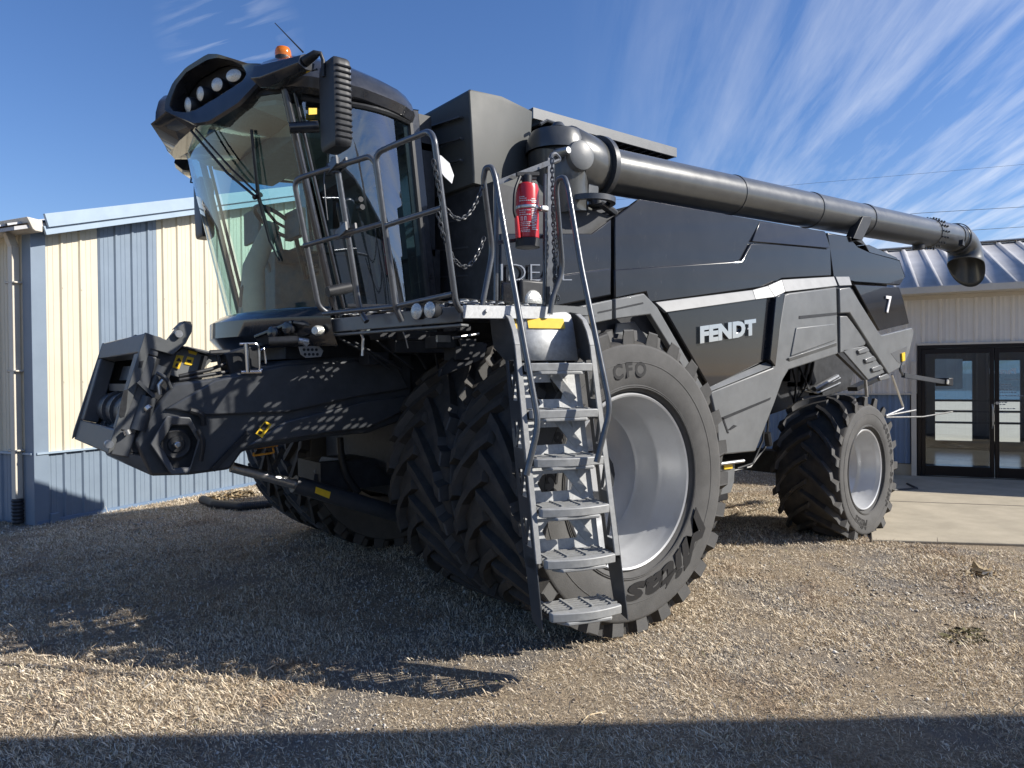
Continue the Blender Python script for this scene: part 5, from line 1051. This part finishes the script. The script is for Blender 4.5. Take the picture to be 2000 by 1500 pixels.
YARD_FILL = mat('brightening_pale_ground', (.52, .48, .38), .9, n=(1.5, .2))  # made-up pale ground, added to brighten the view through the doors
yq = [IC+BG*(RD+.3)-BN*2, IC+BG*(RD+.3)+BN*26, IC+BG*60+BN*26, IC+BG*60-BN*2]
mb = MB(); mb.prism([Vector((p.x, p.y, -.05)) for p in yq], (0, 0, .056)); structure(obj('added_pale_yard', mb, YARD_FILL))
def rnd_pos(n, r0, r1, a0, a1, pw=1.):
    r = r0+(r1-r0)*RNG.random(n)**pw; a = YAW+np.radians(a0+(a1-a0)*RNG.random(n))
    return CAM[0]+r*np.sin(a), CAM[1]+r*np.cos(a), r
def keep_mask(x, y):
    v = (x-IC.x)*BG.x+(y-IC.y)*BG.y; w = (x-f0.x)*fd.x+(y-f0.y)*fd.y
    ap = ((x-f0.x)*BG.x+(y-f0.y)*BG.y > .02) & (w > -.12)
    gb_ = ((x-BC.x)*BG.x+(y-BC.y)*BG.y > -.05) & ((x-BC.x)*BN.x+(y-BC.y)*BN.y < .03)
    return ~(ap | gb_ | (v > 0))
def mesh_np(name, V, Fc, k, m):
    me = bpy.data.meshes.new(name); nf = len(Fc)
    me.vertices.add(len(V)); me.vertices.foreach_set('co', V.astype(np.float32).ravel())
    me.loops.add(nf*k); me.loops.foreach_set('vertex_index', Fc.astype(np.int32).ravel())
    me.polygons.add(nf); me.polygons.foreach_set('loop_start', np.arange(0, nf*k, k, dtype=np.int32)); me.polygons.foreach_set('loop_total', np.full(nf, k, dtype=np.int32))
    me.materials.append(m); me.update(calc_edges=True); o = bpy.data.objects.new(name, me); COL.objects.link(o); return o
def island_mat(name, els, rough=.9, transl=False):
    m = bpy.data.materials.new(name); m.use_nodes = True; t = m.node_tree; b = t.nodes['Principled BSDF']; b.inputs['Roughness'].default_value = rough; b.inputs['Specular IOR Level'].default_value = .15
    g_ = t.nodes.new('ShaderNodeNewGeometry'); r = t.nodes.new('ShaderNodeValToRGB'); e = r.color_ramp.elements
    while len(e) < len(els): e.new(.5)
    for q, (p, c) in zip(e, els): q.position = p; q.color = (*c, 1)
    t.links.new(g_.outputs['Random Per Island'], r.inputs['Fac']); 
    tcx = t.nodes.new('ShaderNodeTexCoord'); nz = t.nodes.new('ShaderNodeTexNoise'); nz.inputs['Scale'].default_value = 1.3; nz.inputs['Detail'].default_value = 6; nz.inputs['Roughness'].default_value = .65; t.links.new(tcx.outputs['Object'], nz.inputs['Vector'])
    r2 = t.nodes.new('ShaderNodeValToRGB'); e = r2.color_ramp.elements; e.new(.5); e[0].position = .32; e[1].position = .47; e[2].position = .66
    e[0].color = (.55, .47, .42, 1); e[1].color = (.92, .91, .90, 1); e[2].color = (1, 1, 1, 1); t.links.new(nz.outputs['Fac'], r2.inputs['Fac'])
    ml = t.nodes.new('ShaderNodeMix'); ml.data_type = 'RGBA'; ml.blend_type = 'MULTIPLY'; ml.inputs['Factor'].default_value = 1.; t.links.new(r.outputs['Color'], ml.inputs['A']); t.links.new(r2.outputs['Color'], ml.inputs['B']); t.links.new(ml.outputs['Result'], b.inputs['Base Color']); return m
def vnoise(x, y, s, seed=0):
    """cheap smooth value noise for clumping"""
    rg = np.random.default_rng(seed); tb = rg.random((64, 64)); X = x/s; Y = y/s; i = np.floor(X).astype(int); j = np.floor(Y).astype(int); u = X-i; v = Y-j; u = u*u*(3-2*u); v = v*v*(3-2*v)
    g_ = lambda a, b_: tb[a % 64, b_ % 64]
    return (g_(i, j)*(1-u)+g_(i+1, j)*u)*(1-v)+(g_(i, j+1)*(1-u)+g_(i+1, j+1)*u)*v
NB = 900000
x, y, r = rnd_pos(NB, 1.6, 14., -42, 42, 1.15)
dn_ = .6*vnoise(x, y, .55, 1)+.4*vnoise(x, y, .17, 2); kp = keep_mask(x, y) & (RNG.random(NB) < np.clip((dn_-.16)*2.4, .26, 1)); x, y, r, dn_ = x[kp], y[kp], r[kp], dn_[kp]; n = len(x)
ln = (.012+.030*RNG.random(n)**2.)*(0.7+.7*dn_); ln[RNG.random(n) < .006] *= 2.6; az = RNG.random(n)*2*np.pi; el = np.radians(6+66*RNG.random(n)**1.2)
wd = (.0007+.0009*RNG.random(n))*np.clip(r/3.0, .9, 3.)
dx, dy, dz = np.cos(az)*np.cos(el), np.sin(az)*np.cos(el), np.sin(el); sx, sy = -np.sin(az), np.cos(az); z0 = .001+.012*RNG.random(n)
V = np.empty((n, 4, 3)); V[:, 0] = np.stack([x+sx*wd, y+sy*wd, z0], 1); V[:, 1] = np.stack([x-sx*wd, y-sy*wd, z0], 1)
cv = RNG.normal(0, .25, n); mx, my, mz = x+dx*ln*.6, y+dy*ln*.6, z0+dz*ln*.6
V[:, 2] = np.stack([mx-sx*wd*.8+sx*cv*ln*.2, my-sy*wd*.8+sy*cv*ln*.2, mz], 1); V[:, 3] = np.stack([x+dx*ln+sx*cv*ln*.6, y+dy*ln+sy*cv*ln*.6, z0+dz*ln*.85], 1)
GR = island_mat('dry_grass_blade', [(0, (.27, .20, .13)), (.25, (.58, .475, .335)), (.6, (.82, .70, .52)), (.97, (.95, .86, .70)), (1, (.25, .27, .10))])
structure(mesh_np('grass', V.reshape(-1, 3), np.arange(n*4).reshape(n, 4), 4, GR), 'stuff')
NS = 60000
x, y, r = rnd_pos(NS, 1.6, 12., -42, 42, 1.2)
gd = vnoise(x, y, .8, 5)*.6+vnoise(x, y, .3, 6)*.4; lat = (x-CAM[0])*_r[0]+(y-CAM[1])*_r[1]
kp = keep_mask(x, y) & (RNG.random(NS) < np.clip((gd-.40)*2.4+np.where(lat < .2, .22, 0), .03, 1)); x, y, r = x[kp], y[kp], r[kp]; n = len(x)
s_ = (.004+.009*RNG.random(n)**2.4)*np.clip(r/4, .9, 1.5); dirs = np.array([(1, 0, 0), (0, 1, 0), (-1, 0, 0), (0, -1, 0), (0, 0, .7), (0, 0, -.4)], float)
V = dirs[None]*(1+.35*RNG.normal(size=(n, 6, 1)))*s_[:, None, None]; a = RNG.random(n)*6.28; ca, sa = np.cos(a)[:, None], np.sin(a)[:, None]
V = np.stack([V[..., 0]*ca-V[..., 1]*sa*.8, V[..., 0]*sa+V[..., 1]*ca*.8, V[..., 2]], -1)+RNG.normal(0, .1, (n, 6, 3))*s_[:, None, None]; V += np.stack([x, y, .25*s_], 1)[:, None]
ft = np.array([(0, 1, 4), (1, 2, 4), (2, 3, 4), (3, 0, 4), (1, 0, 5), (2, 1, 5), (3, 2, 5), (0, 3, 5)]); Fc = (np.arange(n)*6)[:, None, None]+ft[None]
structure(mesh_np('gravel', V.reshape(-1, 3), Fc.reshape(-1, 3), 3, island_mat('limestone_gravel', [(0, (.2, .18, .155)), (.35, (.42, .385, .33)), (.75, (.60, .56, .49)), (1, (.82, .79, .73))])), 'stuff')
# drain pipe, dead leaves, twigs
mb = MB(); a = [W(396, 976, z=.05), W(418, 985, z=.05), W(470, 989, z=.05), W(520, 985, z=.05), W(560, 975, z=.06)]
pp = [];
for i in range(len(a)-1):
    for k in range(24): pp.append(a[i].lerp(a[i+1], k/24))
mb.tube(pp, [.055+.006*(i % 2) for i in range(len(pp))], 12); tag(obj('drain_pipe', mb, PIPEM), 'black corrugated drain pipe lying on the ground by the blue wall', 'pipe')
def leafpile(name, c, rx, ry, hh, n, lab, cat_, size=.05):
    rg = np.random.default_rng(abs(hash(lab)) % 1000 if False else len(lab)); u = rg.random(n)**.5; t = rg.random(n)*6.28; X = c[0]+u*rx*np.cos(t); Y = c[1]+u*ry*np.sin(t); Z = hh*(1-u*u)*rg.random(n)+.01
    o = np.stack([X, Y, Z], 1)[:, None]; V = o+rg.normal(0, size, (n, 4, 3))*np.array([1, 1, .45]); 
    ob = mesh_np(name, V.reshape(-1, 3), np.arange(n*4).reshape(n, 4), 4, LEAF); tag(ob, lab, cat_); return ob
LEAF = island_mat('dead_leaf', [(0, (.16, .11, .06)), (.4, (.46, .36, .22)), (.8, (.66, .56, .40)), (1, (.75, .68, .55))])
c = W(455, 972, z=0); leafpile('leaf_pile', c, .38, .22, .10, 260, 'pale dead leaves heaped on the ground beside the drain pipe', 'leaves', .035)
c = W(1918, 1123, z=0); leafpile('leaf_clump', c, .16, .08, .05, 60, 'small heap of pale dead leaves on the open grass', 'leaves', .03)
c = W(1885, 1247, z=0); ob = leafpile('weed_tuft', c, .20, .10, .035, 90, 'low dark green weed patch growing in the dry grass', 'weed', .016); ob.data.materials[0] = island_mat('weed_leaf', [(0, (.05, .045, .025)), (.6, (.15, .14, .07)), (1, (.42, .35, .22))])
for pts, lab in (([(150, 1146), (172, 1152), (190, 1144)], 'pale forked twig on the shaded gravel'), ([(1135, 1412), (1150, 1396), (1182, 1390)], 'dry stalk lying on the sunlit grass at the edge of the shadow')):
    mb = MB(); mb.tube([W(*p, z=.012) for p in pts], .0035, 6, .03); mb.tube([W(*pts[1], z=.012), W(pts[1][0]+10, pts[1][1]-8, z=.03)], .0025, 5); tag(obj('dry_twig', mb, STRAW), lab, 'twig', 'twigs on the ground')

# ------------------------------------------------------------------ sky and light
wd_ = bpy.data.worlds.new('World'); S.world = wd_; wd_.use_nodes = True; nt = wd_.node_tree; bg = nt.nodes['Background']
sky = nt.nodes.new('ShaderNodeTexSky'); sky.sky_type = 'NISHITA'; sky.sun_disc = False; sky.sun_elevation = SE; sky.sun_rotation = math.atan2(SUN.x, SUN.y); sky.air_density = 1.15; sky.dust_density = .3; sky.ozone_density = 3.0
tc = nt.nodes.new('ShaderNodeTexCoord'); sep = nt.nodes.new('ShaderNodeSeparateXYZ'); nt.links.new(tc.outputs['Generated'], sep.inputs[0])
def mth(op, a, b_=None, c=None, cl=False):
    m = nt.nodes.new('ShaderNodeMath'); m.operation = op; m.use_clamp = cl
    for i, v in enumerate((a, b_, c)):
        if v is None: continue
        if isinstance(v, (int, float)): m.inputs[i].default_value = v
        else: nt.links.new(v, m.inputs[i])
    return m.outputs[0]
zz = mth('ADD', mth('MAXIMUM', sep.outputs['Z'], 0.), .10)
ux = mth('DIVIDE', sep.outputs['X'], zz); uy = mth('DIVIDE', sep.outputs['Y'], zz)
CA = YAW+.10; cdx, cdy = math.sin(CA), math.cos(CA)
al = mth('ADD', mth('MULTIPLY', ux, cdx), mth('MULTIPLY', uy, cdy)); ac = mth('SUBTRACT', mth('MULTIPLY', ux, cdy), mth('MULTIPLY', uy, cdx))
def cn(sa, sb, off, det=8, rough=.62, dist=.6):
    cmb = nt.nodes.new('ShaderNodeCombineXYZ'); nt.links.new(mth('MULTIPLY_ADD', al, sa, off), cmb.inputs[0]); nt.links.new(mth('MULTIPLY', ac, sb), cmb.inputs[1])
    t = nt.nodes.new('ShaderNodeTexNoise'); t.inputs['Scale'].default_value = 1.; t.inputs['Detail'].default_value = det; t.inputs['Roughness'].default_value = rough; t.inputs['Distortion'].default_value = dist; nt.links.new(cmb.outputs[0], t.inputs['Vector']); return t.outputs['Fac']
streak = cn(.42, 2.6, 3.1); fine_ = cn(.9, 9., 7.7, 6, .6, .3); big = cn(.35, .55, 1.3, 3, .5, .2)
sm = mth('MULTIPLY_ADD', fine_, .45, mth('MULTIPLY', streak, .55))
CLP = (.43, .22, .40)
f1_ = mth('MULTIPLY', mth('SUBTRACT', sm, CLP[0]), 1/CLP[1], cl=True)
# the cirrus bank lies to the right of the view direction
bank = mth('MULTIPLY_ADD', ac, .75, .02, cl=True)
f2_ = mth('MULTIPLY', f1_, mth('MULTIPLY', bank, mth('MULTIPLY_ADD', big, 1.2, .25), cl=True), cl=True)

# one loose wisp high on the left
w0 = (fw+(450-1000)/F*rt-(65-750)/F*up); w0 = w0/np.linalg.norm(w0)
vd = nt.nodes.new('ShaderNodeVectorMath'); vd.operation = 'DISTANCE'; nt.links.new(tc.outputs['Generated'], vd.inputs[0]); vd.inputs[1].default_value = tuple(w0)
wm = mth('SUBTRACT', 1., mth('MULTIPLY', vd.outputs['Value'], 1/.085), cl=True)
CB = YAW-1.15; al2 = mth('ADD', mth('MULTIPLY', ux, math.sin(CB)), mth('MULTIPLY', uy, math.cos(CB))); ac2 = mth('SUBTRACT', mth('MULTIPLY', ux, math.cos(CB)), mth('MULTIPLY', uy, math.sin(CB)))
cmb = nt.nodes.new('ShaderNodeCombineXYZ'); nt.links.new(mth('MULTIPLY', al2, 2.2), cmb.inputs[0]); nt.links.new(mth('MULTIPLY', ac2, 14.), cmb.inputs[1])
tw = nt.nodes.new('ShaderNodeTexNoise'); tw.inputs['Scale'].default_value = 1.; tw.inputs['Detail'].default_value = 6; tw.inputs['Distortion'].default_value = .5; nt.links.new(cmb.outputs[0], tw.inputs['Vector'])
wf_ = mth('MULTIPLY', mth('MULTIPLY', mth('SUBTRACT', tw.outputs['Fac'], .48), 4.5, cl=True), mth('MULTIPLY', wm, .55))
fac = mth('MAXIMUM', mth('MULTIPLY', f2_, .92), wf_)
mx = nt.nodes.new('ShaderNodeMix'); mx.data_type = 'RGBA'; nt.links.new(fac, mx.inputs['Factor']); hs_ = nt.nodes.new('ShaderNodeHueSaturation'); hs_.inputs['Saturation'].default_value = 1.16; nt.links.new(sky.outputs[0], hs_.inputs['Color']); tn = nt.nodes.new('ShaderNodeMix'); tn.data_type = 'RGBA'; tn.blend_type = 'MULTIPLY'; tn.inputs['Factor'].default_value = 1.; nt.links.new(hs_.outputs[0], tn.inputs['A']); tn.inputs['B'].default_value = (.98, .985, 1.22, 1); nt.links.new(tn.outputs['Result'], mx.inputs['A']); mx.inputs['B'].default_value = (8.6, 9.0, 9.8, 1)
nt.links.new(mx.outputs['Result'], bg.inputs['Color']); bg.inputs['Strength'].default_value = .084
ld = bpy.data.lights.new('sun', 'SUN'); ld.energy = 5.0; ld.angle = math.radians(.53); ld.color = (1., .945, .86); lo = bpy.data.objects.new('sun', ld); COL.objects.link(lo); lo.location = (10, -10, 12)
lo.rotation_euler = (-SUN).to_track_quat('-Z', 'Y').to_euler()
S.view_settings.view_transform = 'Standard'; S.view_settings.look = 'None'; S.view_settings.exposure = .46; S.view_settings.gamma = 1.
S.cycles.max_bounces = 8; S.cycles.transparent_max_bounces = 16
